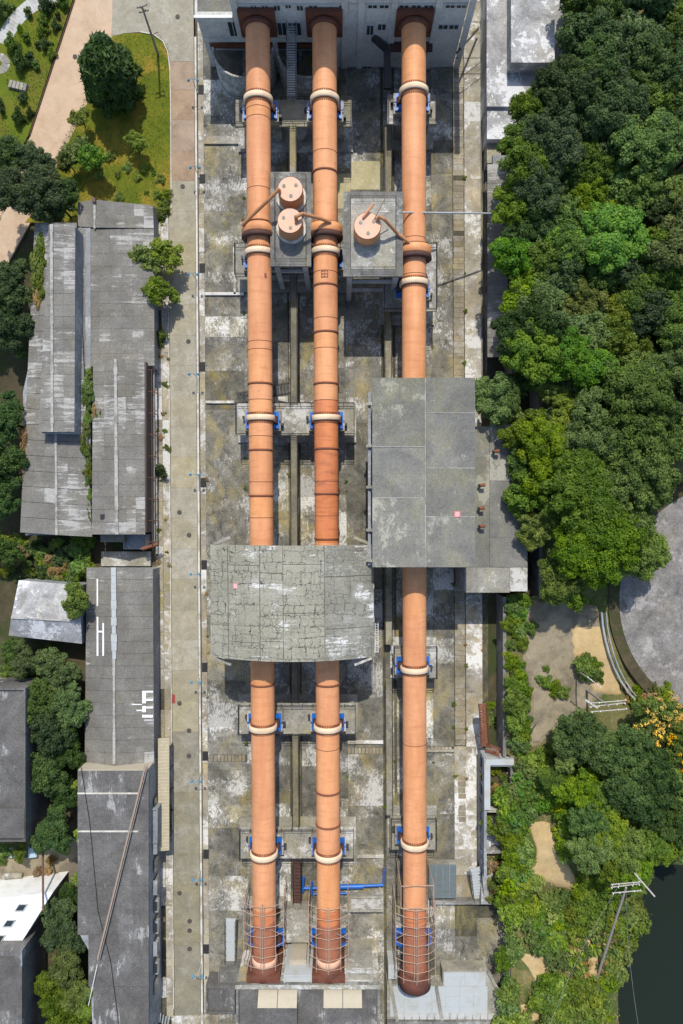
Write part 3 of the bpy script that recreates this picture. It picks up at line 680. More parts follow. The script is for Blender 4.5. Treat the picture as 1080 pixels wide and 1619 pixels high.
# ================================================================ tank towers
def tower(x0, x1, py0, py1, z, label):
    a0, a1, b0, b1 = R(x0, py0, x1, py1, z)
    o = thing('tank_tower', label, 'tower', ((a0 + a1) / 2, (b0 + b1) / 2, 0))
    MB().box(a0, a1, b0, b1, z - .5, z).build('deck', M['wall_dark'], o)
    i = 1.0 * (x1 - x0) / 90
    MB().box(a0 + i, a1 - i, b0 + i, b1 - i, z, z + .05).build('deck_panel', M['pier'] if x1 > 600 else M['wall_dark'], o)
    for x in (a0 + .9, a1 - .9):
        for y in (b0 + .5, b1 - .8): MB().box(x - .38, x + .38, y - .38, y + .38, -.1, z - .5).build('column', M['garden'], o)
    for zz in (z * .35, z * .68):
        for y in (b0 + .5, b1 - .8): MB().box(a0 + 1.3, a1 - 1.3, y - .2, y + .2, zz - .25, zz + .25).build('beam', M['garden'], o)
        for x in (a0 + .9, a1 - .9): MB().box(x - .2, x + .2, b0 + .9, b1 - 1.2, zz - .25, zz + .25).build('beam', M['grey_wall'], o)
    mb = MB(); railing(mb, [(a0 + i, b0 + i), (a1 - i, b0 + i), (a1 - i, b1 - i), (a0 + i, b1 - i)], z, close=True, r=.025); mb.build('railing', M['rail'], o)
    return o
TZ = 11.0
tower(427.5, 492, 272, 421, TZ, 'narrow concrete tower carrying two small orange tanks between the kilns')
tower(543, 637, 303, 437, 11.8, 'square concrete tower carrying one orange tank beside the lone kiln')
def tank(px, py, zb, h, r, label, skirt):
    c = P(px, py, zb + h); o = thing('dust_tank', label, 'tank', (c.x, c.y, zb))
    MB().lathe((c.x, c.y, zb), (0, 0, 1), [(0, r), (h - .08, r), (h, r - .08)], 40).build('shell', M['ochre_pipe'] if skirt else M['kiln'], o)
    MB().cyl((c.x, c.y, zb + h - .06), (c.x, c.y, zb + h + .02), r - .07, n=40, smooth=False).build('lid', M['tank'], o)
    if skirt: MB().lathe((c.x, c.y, zb), (0, 0, 1), [(0.02, r + .38), (.3, r + .38), (.3, r + .02)], 40, False).build('base_ring', M['kerb'], o)
    mb = MB()
    for i in range(3):
        a = 2.1 * i + .6; mb.cyl((c.x + math.cos(a) * r * .55, c.y + math.sin(a) * r * .55, zb + h + .02), (c.x + math.cos(a) * r * .55, c.y + math.sin(a) * r * .55, zb + h + .10), .24, n=12)
    mb.build('lid_hatches', M['pier'], o)['kind'] = 'stuff'
    mb = MB(); n = 14
    for i in range(n):
        a = 2 * math.pi * i / n; b = 2 * math.pi * (i + 1) / n
        mb.cyl((c.x + math.cos(a) * r, c.y + math.sin(a) * r, zb + h), (c.x + math.cos(b) * r, c.y + math.sin(b) * r, zb + h), .03, n=5)
    mb.build('rim', M['rust'], o)
    return c
t1 = tank(459, 299, TZ + .05, 2.9, 1.78, 'small orange tank on the narrow tower, piped to the kiln by the road', True)
t2 = tank(458.5, 349, TZ + .05, 2.9, 1.78, 'small orange tank on the narrow tower, piped to the rustier kiln', True)
t3 = tank(581, 357, 11.85, 2.3, 1.92, 'single larger orange tank on the square tower', False)
def feedpipe(pts, r, label, mat='ochre_pipe'):
    o = MB().path(pts, r, 10)
    for p in pts[1:-1]: o.lathe(Vector(p) + Vector((0, 0, -r)), (0, 0, 1), [(0, .01), (r * .5, r * .9), (r, r * 1.02), (r * 1.5, r * .9), (2 * r, .01)], 10)
    e = o.build('feed_pipe', M[mat]); tag(e, label, 'pipe')
g1, g2, g3 = kp(1, kY(352)), kp(2, kY(352)), kp(3, kY(388))
zt = t1.z
feedpipe([P(442, 302, zt + .2), P(440, 300, zt + .9), P(433, 308, zt + .5), Vector((g1.x - 2.3, g1.y - .3, g1.z + 1.6))], .26, 'long ochre feed pipe crossing the kiln by the road from its tank')
feedpipe([P(469, 352, zt + .0), P(468, 343, zt + .8), P(478, 338, zt + .8), P(505, 345, zt - .9), Vector((g2.x + .8, g2.y - .2, g2.z + 2.4))], .26, 'short ochre feed pipe bending from the tank to the rustier kiln')
feedpipe([P(596, 349, t3.z + .1), P(600, 343, t3.z + .7), P(608, 347, t3.z + .5), P(629, 370, 12.2), Vector((g3.x - .9, g3.y + .2, g3.z + 2.3))], .24, 'ochre feed pipe bending from the single tank to the lone kiln')
feedpipe([P(574, 344, t3.z + .25), P(591, 322, t3.z + .6)], .17, 'short thick pipe lying on the single tank lid', 'kiln')
feedpipe([P(592, 346, t3.z + .1), P(617, 297, t3.z + 2.6)], .08, 'thin pale pipe slanting up from the single tank', 'scaf')
feedpipe([P(600, 335, 11.8), P(640, 336, 11.6), P(720, 337, 9.5), P(800, 338, 7)], .13, 'long thin pipe crossing over the lone kiln to the slope', 'grey_steel')
# yellowish apron by the single tank
for (a, b, c, d) in ((556, 255, 603, 300), (536, 275, 556, 330)):
    MB().prism(quadpx(a, b, c, d), .01, .03).build('sand_apron', concrete('sand_apron', (.26, .235, .13), (.40, .36, .21), (.48, .44, .28), white=.2, moss=.2), yard)

# ================================================================ hall at the head of the kilns
fY = 71.7
def FA(px, py):                       # pixel -> X, Z on the facade plane
    d = F * fY / (809.5 - py); return (px - 540) * d / F, H - d
hall = thing('kiln_inlet_hall', 'tall grey hall whose windowed facade swallows the three kilns', 'building', (0, fY + 6, 0))
XL, XM, XR = -21.0, -.2, 17.9
MB().box(-15.7, XM, fY, fY + 16, 6.2, 22.6).build('wall', M['wall'], hall)
MB().box(XM, XR, fY, fY + 16, -.1, 18.4).build('wall', M['wall'], hall)
MB().box(XL, -15.7, fY, fY + 14, 6.2, 11.0).build('wing', M['wall'], hall)
MB().box(XL, -15.9, fY + .6, fY + 13.5, 11.0, 11.12).build('wing_roof', M['roof_slab'], hall)
for b in ((XL - .2, -15.75, fY - .35, fY + .5, 10.6, 11.5), (XL - .2, XL + .2, fY + .5, fY + 14, 11, 11.5)): MB().box(*b).build('parapet', M['wall'], hall)
MB().box(XL - .3, -15.75, fY - .45, fY - .1, 11.5, 11.62).build('coping', M['white'], hall)
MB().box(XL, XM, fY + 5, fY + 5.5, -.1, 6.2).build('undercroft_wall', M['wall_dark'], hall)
for x in (-20.6, -10.2, -.6): MB().box(x - .35, x + .35, fY + .05, fY + .75, -.1, 6.2).build('column', M['wall'], hall)
MB().box(XL, XM, fY - .12, fY + .3, 6.0, 6.9).build('lintel', M['wall'], hall)
for px in (375, 545, 571, 622, 690, 741):
    x, _ = FA(px, 30); MB().box(x - .45, x + .45, fY - .28, fY, 6.9 if px < 540 else -.1, 22.6 if px < 540 else 18.4).build('pilaster', M['wall'], hall)
for z in (13.6,): MB().box(-15.7, XR, fY - .14, fY, z, z + .25).build('string_course', M['frame'], hall)
for px, py, w, h in [(401, 12.5, 10, 8), (419, 12.5, 10, 8), (438, 12, 10, 8), (455.5, 9.5, 9, 6), (474, 12, 10, 8), (495, 12, 14, 8), (543.5, 11, 15, 8),
                     (589, 9, 15, 7), (607.5, 9, 15, 7), (638.5, 11, 15, 8), (658, 11, 15, 8), (677.5, 11, 15, 8), (712, 8, 15, 8), (730, 8, 16, 8),
                     (700.5, 42, 15, 7), (717.5, 42, 15, 7), (603.5, 42, 13, 9.5), (585, 47, 11, 15), (369, 45, 15, 23), (446, 45, 14, 20), (466, 45, 20, 20), (580.5, 106, 14, 4)]:
    xa, za = FA(px - w / 2, py + h / 2); xb, zb = FA(px + w / 2, py - h / 2); xa, _ = FA(px - w / 2, py); xb, _ = FA(px + w / 2, py)
    wo_ = MB().box(xa, xb, fY - .10, fY + .02, za, zb).build('window', M['frame'], hall)
    n = 2 if w < 17 else 3
    for i in range(n):
        e = (xb - xa) / n
        MB().box(xa + e * i + .07, xa + e * (i + 1) - .05, fY - .13, fY - .09, za + .08, zb - .08).build('pane', M['glass'], wo_)
# iron walk under the lone kiln's inlet, red pipes in the undercroft, duct
xa, za = FA(616, 66); xb, _ = FA(684, 66)
MB().box(xa, xb, fY - 1.5, fY, za - .2, za).build('balcony', M['rust_dark'], hall)
o = MB().path([(-20.3, fY + 1, 3.6), (-1, fY + 1, 3.6)], .35, 10).build('red_pipe', M['rust']); tag(o, 'rusty red pipe lying in the dark undercroft behind the round bins', 'pipe')
o = MB().path([(-20, fY + 2, 1.2), (-2, fY + 2, 1.2)], .15, 8).build('pale_pipe', M['grey_steel']); tag(o, 'thin pale pipe low in the dark undercroft', 'pipe')
a, b, c = P(590, 59, 7.2), P(612, 79, 5.6), P(613, 141, 4.6)
o = MB().beam(a, b, .8, .7).beam(b, c, 1.0, .9).build('duct', M['steel']); tag(o, 'dark bent steel duct from the facade door to the small pier', 'duct')
o = MB().beam(P(722, 84, 5.5), P(756, 46, 1.0), .25, .25).build('slanting_pipe', M['steel']); tag(o, 'thin dark pipe slanting from the hall corner over the yellowish strip', 'pipe')
for py in (35, 92, 117): 
    o = MB().path([P(719, py, 3), P(762, py, .4)], .05, 5).build('wire', M['soil']); tag(o, 'thin cable strung from the hall corner to the trench', 'cable', 'cables at the hall corner')
# half-round bins
for i, px in enumerate((384, 486)):
    cx = (px - 540) * .0964; r = 4.75; mb = MB(); n = 28; vs = []
    for a in range(n + 1):
        t = math.pi + math.pi * a / n
        for rr, z in ((r, -.1), (r, 6.1), (r - .32, 6.1), (r - .32, -.1)): vs.append((cx + rr * math.cos(t), fY - .9 + rr * math.sin(t), z))
    mb.add(vs, [(a * 4 + j, (a + 1) * 4 + j, (a + 1) * 4 + j + 1, a * 4 + j + 1) for a in range(n) for j in range(3)], True)
    o = mb.build('round_bin', M['pier']); tag(o, ('half round concrete bin under the kiln nearest the road', 'half round concrete bin under the rustier middle kiln')[i], 'bin')
# ================================================================ cracked curved shelter roof
def sh(u, v):     # u across 0..1, v along 0..1 (top to bottom of the picture)
    z = 11.4 + 3.5 * (1 - (2 * u - 1) ** 2) * 1.0
    z -= .0
    a = P(333.5, 861, 11.2); b = P(590.5, 861, 11.2); c = P(335, 1038, 11.2)
    p = a + (b - a) * u + (c - a) * v; p.z = z; return p
sh_o = thing('curved_shelter', 'curved cracked concrete roof spanning the twin kilns', 'shelter', (sh(.5, .5).x, sh(.5, .5).y, 0))
us = [0, .115, .315, .455, .70, 1.0]; vsn = 12
def shellpiece(u0, u1, v0, v1, dz, m='shell_roof'):
    mb = MB(); n = 12; vs = []; g = .0022
    for i in range(n + 1):
        u = u0 + g + (u1 - u0 - 2 * g) * i / n
        for v in (v0 + g, v1 - g):
            p = sh(u, v); vs += [(p.x, p.y, p.z + dz), (p.x, p.y, p.z - .28)]
    fs = []
    for i in range(n):
        a = 4 * i; b = a + 4
        fs += [(a, a + 2, b + 2, b), (a + 1, b + 1, b + 3, a + 3), (a, b, b + 1, a + 1), (a + 2, a + 3, b + 3, b + 2)]
    fs += [(0, 1, 3, 2), (4 * n, 4 * n + 2, 4 * n + 3, 4 * n + 1)]
    mb.add(vs, fs, False); o = mb.build('roof_panel', M[m], sh_o); return o
rs2 = random.Random(5)
for u0, u1 in zip(us[:-1], us[1:]):
    cuts = [0] + sorted(rs2.uniform(.15, .9) for _ in range(2)) + [1]
    for v0, v1 in zip(cuts[:-1], cuts[1:]): shellpiece(u0, u1, v0, v1, rs2.uniform(-.012, .012), 'shell_stained' if u0 > .6 else 'shell_roof')
under = MB(); n_ = 24; vs_ = [sh(i / n_, v) - Vector((0, 0, .2)) for i in range(n_ + 1) for v in (.004, .996)]
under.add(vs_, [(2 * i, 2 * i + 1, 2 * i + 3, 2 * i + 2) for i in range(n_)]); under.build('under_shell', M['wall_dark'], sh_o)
for u in (.015, .985):
    for v in (.06, .37, .67, .95):
        p = sh(u, v); MB().box(p.x - .4, p.x + .4, p.y - .4, p.y + .4, -.1, p.z - .3).build('column', M['pier'], sh_o)
    a, b = sh(u, 0), sh(u, 1); MB().box(a.x - .35, a.x + .35, b.y + .1, a.y - .1, a.z - 1.0, a.z - .32).build('edge_beam', M['pier'], sh_o)
for v in (.0, 1.0):
    mb = MB(); pts = [sh(i / 16, .012 if v == 0 else .988) for i in range(17)]
    for a, b in zip(pts[:-1], pts[1:]): mb.beam(a - Vector((0, 0, .55)), b - Vector((0, 0, .55)), .4, .5)
    mb.build('arch_rib', M['pier'], sh_o)
    for u in (.06, .94):
        p = sh(u, v); q = sh(.02 if u < .5 else .98, v); s = 1 if v == 0 else -1
        MB().beam((q.x, q.y + .1 * s, q.z - .2), (q.x + (2.4 if u < .5 else -2.4), q.y + 1.1 * s, q.z - .3), .4, .5).build('bracket', M['pier'], sh_o)
# white rungs on its right edge
lad = thing('edge_ladder', 'pale access ladder hanging at the edge of the curved roof', 'ladder', P(596, 1010, 10))
a, b = P(595.5, 985, 10.6), P(595.5, 1032, 10.6)
for dx in (-.22, .22): MB().cyl(a + Vector((dx, 0, 0)), b + Vector((dx, 0, 0)), .045, n=6).build('rail', M['white'], lad)
for i in range(12):
    p = a + (b - a) * (i + .5) / 12; MB().cyl(p - Vector((.24, 0, 0)), p + Vector((.24, 0, 0)), .03, n=5).build('rung', M['white'], lad)
def marker(px, py, z, label, s=.62):
    p = P(px, py, z); o = thing('pink_panel', label, 'panel', p)
    MB().cbox((p.x, p.y, z), s * 1.25, s * 1.25, .06).build('board', M['pinkred'], o)
    for dx, dy, w, h in ((0, .25, .6, .07), (0, -.02, .6, .07), (0, -.28, .6, .07), (-.25, 0, .06, .5), (.25, 0, .06, .5)):
        MB().cbox((p.x + dx * s * 1.25, p.y + dy * s * 1.25, z + .06), w * s, h * s, .012).build('strip', M['white'], o)
marker(373, 926.5, sh(.155, .37).z + .12, 'small pink red panel on the cracked curved roof')
# ================================================================ flat shelter over the lone kiln
fz = 15.0
a0, a1, b0, b1 = R(588.5, 597, 751.5, 897, fz)
fo = thing('flat_shelter', 'large flat concrete roof of big slabs over the lone kiln', 'shelter', ((a0 + a1) / 2, (b0 + b1) / 2, 0))
MB().box(a0 + .1, a1 - .1, b0 + .1, b1 - .1, fz - .5, fz - .12).build('roof_deck', M['wall_dark'], fo)
xm = P(672.5, 700, fz).x
def fy(py): return P(0, py, fz).y
for (x0, x1, ys) in ((a0, xm, [597, 706, 787, 897]), (xm, a1, [597, 653, 740, 817, 897])):
    for p0, p1 in zip(ys[:-1], ys[1:]): MB().box(x0 + .02, x1 - .02, fy(p1) + .025, fy(p0) - .025, fz - .12, fz + rs2.uniform(-.03, .03)).build('roof_slab', M['roof_slab'], fo)
for (pa, pb) in (((672.5, 597.5), (672.5, 896.5)), ((589, 706), (672, 706)), ((589, 787), (672, 787)), ((673, 653), (751, 653)), ((673, 740), (751, 740)), ((673, 817), (751, 817))):
    MB().beam(P(*pa, fz + .035), P(*pb, fz + .035), .09, .04).build('joint_mortar', M['ridge'], fo)
for px, py in ((596, 640), (596, 705), (596, 770), (596, 835), (596, 885), (745, 605), (745, 680), (745, 760), (745, 890), (672, 605), (672, 890)):
    p = P(px, py, fz); MB().box(p.x - .4, p.x + .4, p.y - .4, p.y + .4, -.1, fz - .5).build('column', M['grey_wall'], fo)
for py in (638, 705, 770, 838, 886):
    p = P(590, py, 13); MB().beam((p.x + .4, p.y, 13.2), (p.x - .9, p.y, 12.6), .4, .45).build('bracket', M['pier'], fo)
q0 = P(588, 620, 12.4); q1 = P(588, 893, 12.4)
MB().box(q0.x - .55, q0.x - .15, q1.y, q0.y, 12.0, 12.5).build('side_beam', M['grey_wall'], fo)
MB().box(q0.x + .4, q0.x + .6, q1.y, q0.y, 7.5, 12).build('side_screen', M['steel'], fo)
marker(723, 813, fz + .05, 'small pink red panel on the large flat roof', .66)
# lower terrace roof to its right
tz = 8.0
to = thing('terrace_building', 'lower grey flat roof building half hidden by the big tree', 'building', P(785, 800, 0))
x0, x1, y0, y1 = R(732, 674, 833, 936, tz)
MB().box(x0 + .2, x1 - .2, y0 + .2, y1 - .2, -.1, tz - .2).build('wall', M['grey_wall'], to)
for (p0, p1, q0, q1) in ((728, 774, 674, 724), (774, 834, 671, 760), (728, 774, 724, 800), (774, 834, 760, 850), (728, 774, 800, 897), (735, 806, 897, 937), (774, 834, 850, 896.5), (806, 834, 897, 935)):
    x0, x1, y0, y1 = R(p0, q0, p1, q1, tz); MB().box(x0 + .015, x1 - .015, y0 + .015, y1 - .015, tz - .2, tz + rs2.uniform(-.02, .02)).build('roof_slab', M['roof_slab'] if q0 < 880 else M['pier'], to)
cm = MB().cyl((0, 0, 0), (0, 0, 1.0), .16, n=10).mesh('stub', M['steel']); cb = MB().cyl((-.1, 0, 1.05), (.62, .1, 1.15), .24, .28, n=12).mesh('cowl', M['rust']); cc = MB().box(-.35, .1, -.2, .2, .6, .8).mesh('elbow', M['soil'])
for px, py in ((780, 715), (758, 768), (757, 804), (758, 832)):
    p = P(px, py, tz); r = thing('vent_stub', 'short dark vent pipe with a rusty cowl on the lower terrace roof', 'vent', p, 'vent stubs on the terrace roof')
    for n, me in (('stub', cm), ('cowl', cb), ('elbow', cc)): link(n, me, r, p)

# ================================================================ scaffold cages
def cage(k, py0, py1, n_h, label, hw=3.0, top=2.5, shoulder=.9):
    Ya, Yb = kY(py0, 2.4), kY(py1, 2.4); o = thing('scaffold_cage', label, 'scaffold', (kx(k, Ya), (Ya + Yb) / 2, 0))
    prof = [(-hw, None), (-hw, -1.4), (-hw, shoulder), (-hw * .62, shoulder + .62 * (top - shoulder)), (0, top), (hw * .62, shoulder + .62 * (top - shoulder)), (hw, shoulder), (hw, -1.4), (hw, None)]
    r = .046; rr = random.Random(k)
    def pt(Y, i, jig=0):
        x, z = prof[i]; c = kp(k, Y); return Vector((c.x + x + rr.uniform(-jig, jig), Y, .0 if z is None else c.z + z + rr.uniform(-jig, jig)))
    for j in range(n_h + 1):
        Y = Ya + (Yb - Ya) * j / n_h + rr.uniform(-.15, .15)
        pts = [pt(Y, i, .05) for i in range(len(prof))]
        for a, b in zip(pts[:-1], pts[1:]): MB().cyl(a, b, r, n=6).build('pole', M['scaf'], o)
    for i in (1, 2, 3, 4, 5, 6, 7): 
        MB().cyl(pt(Ya + .6, i, .05), pt(Yb - .6, i, .05), r, n=6).build('pole', M['scaf'], o)
    for x in (-.34, .22):
        c0, c1 = kp(k, Ya), kp(k, Yb); MB().cyl((c0.x + x, Ya, c0.z + top - .25), (c1.x + x, Yb, c1.z + top - .25), r, n=6).build('pole', M['scaf'], o)
    for s in (-1, 1):
        c0, c1 = kp(k, Ya), kp(k, (Ya + Yb) / 2)
        MB().cyl((c0.x + s * hw, Ya, 1.0), (c1.x + s * hw, (Ya + Yb) / 2, c1.z + shoulder), r, n=6).build('pole', M['scaf'], o)
        MB().cyl((c0.x + s * 1.1, Ya - 3.5, c0.z + 2.2), (c1.x + s * hw, Ya - 5.2, c1.z + shoulder), r, n=6).build('pole', M['scaf'], o)
cage(1, 1434, 1532, 6, 'pole scaffold cage round the end of the kiln by the road')
cage(2, 1440, 1534, 6, 'pole scaffold cage round the end of the rustier middle kiln')
cage(3, 1438, 1550, 8, 'taller pole scaffold cage round the end of the lone kiln', 3.0, 2.7, 1.2)
o = thing('scaffold_bay', 'thin rectangular pole frame over the lone kiln before its cage', 'scaffold', P(660, 1420, 0))
za = ZK(kY(1402)) + 2.3
fr = [P(634, 1401, za), P(686, 1400, za), P(686, 1436, za), P(634, 1436, za)]
for a, b in zip(fr, fr[1:] + fr[:1]): MB().cyl(a, b, .06, n=6).build('pole', M['scaf'], o)
for a in fr: MB().cyl((a.x, a.y, 0), a, .06, n=6).build('pole', M['scaf'], o)
for k, t in ((1, 1508), (2, 1508), (3, 1508)):
    Y = kY(t, 2.1); c = kp(k, Y)
    for s in (-1, 1):
        p = Vector((c.x + s * 1.95, Y, c.z - 2.6)); r = thing('roller_stand', 'blue roller bearing stand inside a scaffold cage', 'roller stand', p, 'blue roller stands inside the cages')
        for n, me in zip(('bearing_frame', 'roller'), (RM[0], RM[2])): ch = link(n, me, r, p); ch.rotation_euler = (0, 0, math.pi if s < 0 else 0)
        MB().box(p.x - .7, p.x + .7, p.y - 1.6, p.y + 1.6, -.1, p.z + .28).build('bed', M['pier'], r)
# ---- low structures between the kiln ends
def block(px0, py0, px1, py1, z0, z1, name, label, cat, mat='pier', lip=None):
    x0, x1, y0, y1 = R(px0, py0, px1, py1, z1); o = thing(name, label, cat, ((x0 + x1) / 2, (y0 + y1) / 2, z0))
    MB().box(x0, x1, y0, y1, z0, z1).build('body', M[mat], o)
    if lip:
        h, w = lip
        for b in ((x0, x1, y0, y0 + w, z1, z1 + h), (x0, x1, y1 - w, y1, z1, z1 + h), (x0, x0 + w, y0 + w, y1 - w, z1, z1 + h), (x1 - w, x1, y0 + w, y1 - w, z1, z1 + h)): MB().box(*b).build('parapet', M[mat], o)
    return o
block(444, 1438, 493, 1490, -.1, 2.4, 'platform', 'grey concrete platform between the two leftmost cages', 'platform', 'pier')
block(379, 1425, 447, 1436, -.1, 1.5, 'ledge', 'pale concrete ledge before the cage by the road', 'ledge', 'pier')
block(449, 1540, 494, 1555, -.1, 7.4, 'control_box', 'pale low block between the brown kiln hoods', 'block', 'pale_sheet', (.25, .2))
block(458, 1516, 484, 1537, -.1, 5.2, 'step_block', 'small pale stepped block between the twin cages', 'block', 'tan_wall', (.2, .15))
block(545, 1530, 590, 1555, -.1, 7.0, 'open_bay', 'pale open bay right of the middle kiln hood', 'block', 'pier', (.5, .5))
block(326, 1556, 372, 1600, -.1, 3.0, 'small_annex', 'small dark roofed annex beside the parapet hall', 'annex', 'dark_roof', (.4, .3))
block(346, 1533, 388, 1558, -.1, 2.6, 'landing', 'dark landing at the foot of the pale steps', 'landing', 'wall_dark', (.3, .15))
block(552, 1415, 606, 1440, -.1, 1.0, 'shallow_tray', 'shallow concrete tray behind the blue pipes', 'tray', 'pier', (.35, .35))
block(680, 1424, 786, 1430, -.1, 1.1, 'low_wall', 'low dark concrete wall below the glass roofed pit', 'wall', 'wall_dark')
block(614, 1525, 628, 1548, -.1, 3.4, 'cheek_wall', 'pale sloping cheek wall by the lone kiln hood', 'wall', 'pale_sheet')
# blue water pipes
bp = thing('blue_pipework', 'bright blue pipework lying across the yard behind the middle kiln', 'pipes', P(545, 1400, 0))
for n, pts, r in (('pipe', [P(478, 1404, .8), P(500, 1404, .8), P(606, 1399, .8)], .22), ('pipe', [P(497, 1413, .5), P(548, 1412, .5)], .2), ('valve', [P(493, 1394, 1.2), P(493, 1414, .6)], .18), ('valve', [P(480, 1386, 1.4), P(479, 1410, .6)], .2), ('pipe', [P(538, 1402, .75), P(575, 1401, .75)], .38), ('post', [P(606, 1399, .8), P(607, 1372, .8)], .14)):
    MB().path(pts, r, 8).build(n, M['blue'], bp)
for x in (486, 520, 556, 600): p = P(x, 1402, 0); MB().cbox((p.x, p.y, -.05), .3, .5, .65).build('foot', M['pier'], bp)
# glass roofed pit
x0, x1, y0, y1 = R(679, 1367, 722, 1421, 1.6)
gp = thing('glass_roof', 'grey glazed low roof with a grid of bars right of the lone kiln', 'glass roof', ((x0 + x1) / 2, (y0 + y1) / 2, 0))
MB().box(x0, x1, y0, y1, -.1, 1.45).build('curb', M['pier'], gp)
gl = plain('grey_glazing', (.13, .16, .165), .25, var=.15, spec=.5)
for i in range(4):
    for j in range(5):
        w, h = (x1 - x0) / 4, (y1 - y0) / 5; MB().box(x0 + i * w + .04, x0 + (i + 1) * w - .04, y0 + j * h + .04, y0 + (j + 1) * h - .04, 1.45, 1.53).build('pane', gl, gp)
# ================================================================ burner hall at the foot
bz = 8.2
x0, x1, y0, y1 = R(373, 1558, 601, 1700, bz)
bh = thing('burner_hall', 'dark flat roofed hall with a parapet at the kiln ends', 'building', ((x0 + x1) / 2, (y0 + y1) / 2, 0))
MB().box(x0, x1, y0, y1, -.1, bz - .9).build('wall', M['yard_pale'], bh)
for i in range(5):
    w = (x1 - x0 - .8) / 5; MB().box(x0 + .4 + i * w + .01, x0 + .4 + (i + 1) * w - .01, y0 + .4, y1 - .4, bz - .9, bz - .75 + rs2.uniform(-.01, .02)).build('roof_slab', M['dark_roof'], bh)
for b in ((x0, x1, y1 - .4, y1, bz - .9, bz), (x0, x0 + .4, y0, y1 - .4, bz - .9, bz), (x1 - .4, x1, y0, y1 - .4, bz - .9, bz)): MB().box(*b).build('parapet', M['wall_dark'], bh)
MB().box(x0 - .1, x1 + .1, y1 - .5, y1 + .1, bz, bz + .1).build('coping', M['pier'], bh)
for p0, p1 in ((407, 470), (511, 573)):
    c0, c1, d0, d1 = R(p0, 1572, p1, 1680, bz + .6)
    m = MB(); zt = bz + 1.0
    m.hexa([(c0, d0, bz - .7), (c1, d0, bz - .7), (c1, d1 - .05, bz - .7), (c0, d1 - .05, bz - .7), (c0, d0, zt), (c1, d0, zt), (c1, d1 - 1.75, zt), (c0, d1 - 1.75, zt)])
    m.build('roof_monitor', M['dark_roof'], bh)
    for i in range(2):
        e0 = c0 + (c1 - c0) * i / 2 + .06; e1 = c0 + (c1 - c0) * (i + 1) / 2 - .06
        n = MB(); L = .05
        n.hexa([(e0, d1 - 1.74, zt + .0), (e1, d1 - 1.74, zt), (e1, d1 - .02, bz - .68), (e0, d1 - .02, bz - .68), (e0, d1 - 1.70, zt + L), (e1, d1 - 1.70, zt + L), (e1, d1 + .02, bz - .62), (e0, d1 + .02, bz - .62)])
        n.build('skylight', M['tan_wall'], bh)
# pale sheet roofed building right of it
wz = 2.7
po = thing('pale_sheet_hall', 'pale grey sheet roofed hall at the foot of the lone kiln', 'building', P(715, 1580, 0))
q = [P(612, 1557, wz), P(700, 1560, wz), P(700, 1536, wz), P(772, 1536, wz), P(810, 1612, wz), P(612, 1612, wz)]
MB().prism([(v.x, v.y) for v in q], -.1, wz - .15).build('wall', M['pier'], po)
for i in range(7):
    for j in range(3):
        pa, pb = 617 + i * 22, 617 + (i + 1) * 22; ya, yb = 1560 + j * 16, 1560 + (j + 1) * 16
        x0, x1, y0, y1 = R(pa, ya, pb, yb, wz); MB().box(x0 + .01, x1 - .01, y0 + .01, y1 - .01, wz - .15, wz - .10 + .03 * ((i + j) % 2)).build('sheet', M['pale_sheet'], po)
for pa, pb in ((702, 735), (735, 768)):
    x0, x1, y0, y1 = R(pa, 1538, pb, 1559.7, wz); MB().box(x0 + .01, x1 - .01, y0 + .01, y1 - .01, wz - .15, wz - .09).build('sheet', M['pale_sheet'], po)
for i in range(14):
    x0, x1, y0, y1 = R(628 + i * 12, 1603, 638.5 + i * 12, 1612, wz + .1); MB().box(x0, x1, y0, y1, wz - .05, wz + .06).build('skylight', M['garden'], po)
for a, b in (((616, 1548), (628, 1614)), ((690, 1560), (699, 1612)), ((772, 1535), (812, 1614))):
    MB().beam(P(*a, wz + .1), P(*b, wz + .1), .5, .35).build('verge_beam', M['pier'], po)
MB().beam(P(612, 1617, wz), P(815, 1617, wz), .7, .5).build('gutter', M['wall_dark'], po)
x0, x1, y0, y1 = R(612, 1612, 815, 1700, 2.2); MB().box(x0, x1, y0, y1, -.1, 2.1).build('lower_wing', M['roof_slab'], po)

# ================================================================ left: sheet-roofed works buildings
def plane_sheets(o, A, B, C, D, nu, nv, mat, name='sheet', lift=.012, seed=1):
    """A-B along the ridge, D-C along the eave; nu pieces along, nv down the slope; each sheet its own object"""
    A, B, C, D = map(Vector, (A, B, C, D)); r = random.Random(seed)
    nrm = (B - A).cross(D - A).normalized()
    if nrm.z < 0: nrm = -nrm
    for i in range(nu):
        for j in range(nv):
            def pt(u, v): return (A * (1 - u) + B * u) * (1 - v) + (D * (1 - u) + C * u) * v
            u0, u1, v0, v1 = i / nu, (i + 1) / nu, j / nv, (j + 1) / nv
            e = .0012
            q = [pt(u0 + e / 2, v0), pt(u1 - e / 2, v0), pt(u1 - e / 2, min(1.02, v1 + .012)), pt(u0 + e / 2, min(1.02, v1 + .012))]
            top = [q[0] + nrm * .02, q[1] + nrm * .02, q[2] + nrm * (lift + .03 + r.uniform(0, .02)), q[3] + nrm * (lift + .03 + r.uniform(0, .02))]
            bot = [x - nrm * .01 for x in q[:2]] + [q[2] + nrm * lift, q[3] + nrm * lift]
            mb = MB().hexa(bot + top) if (q[1] - q[0]).cross(q[3] - q[0]).z > 0 else MB().hexa(bot[::-1] + top[::-1])
            mb.build(name, M[mat], o)
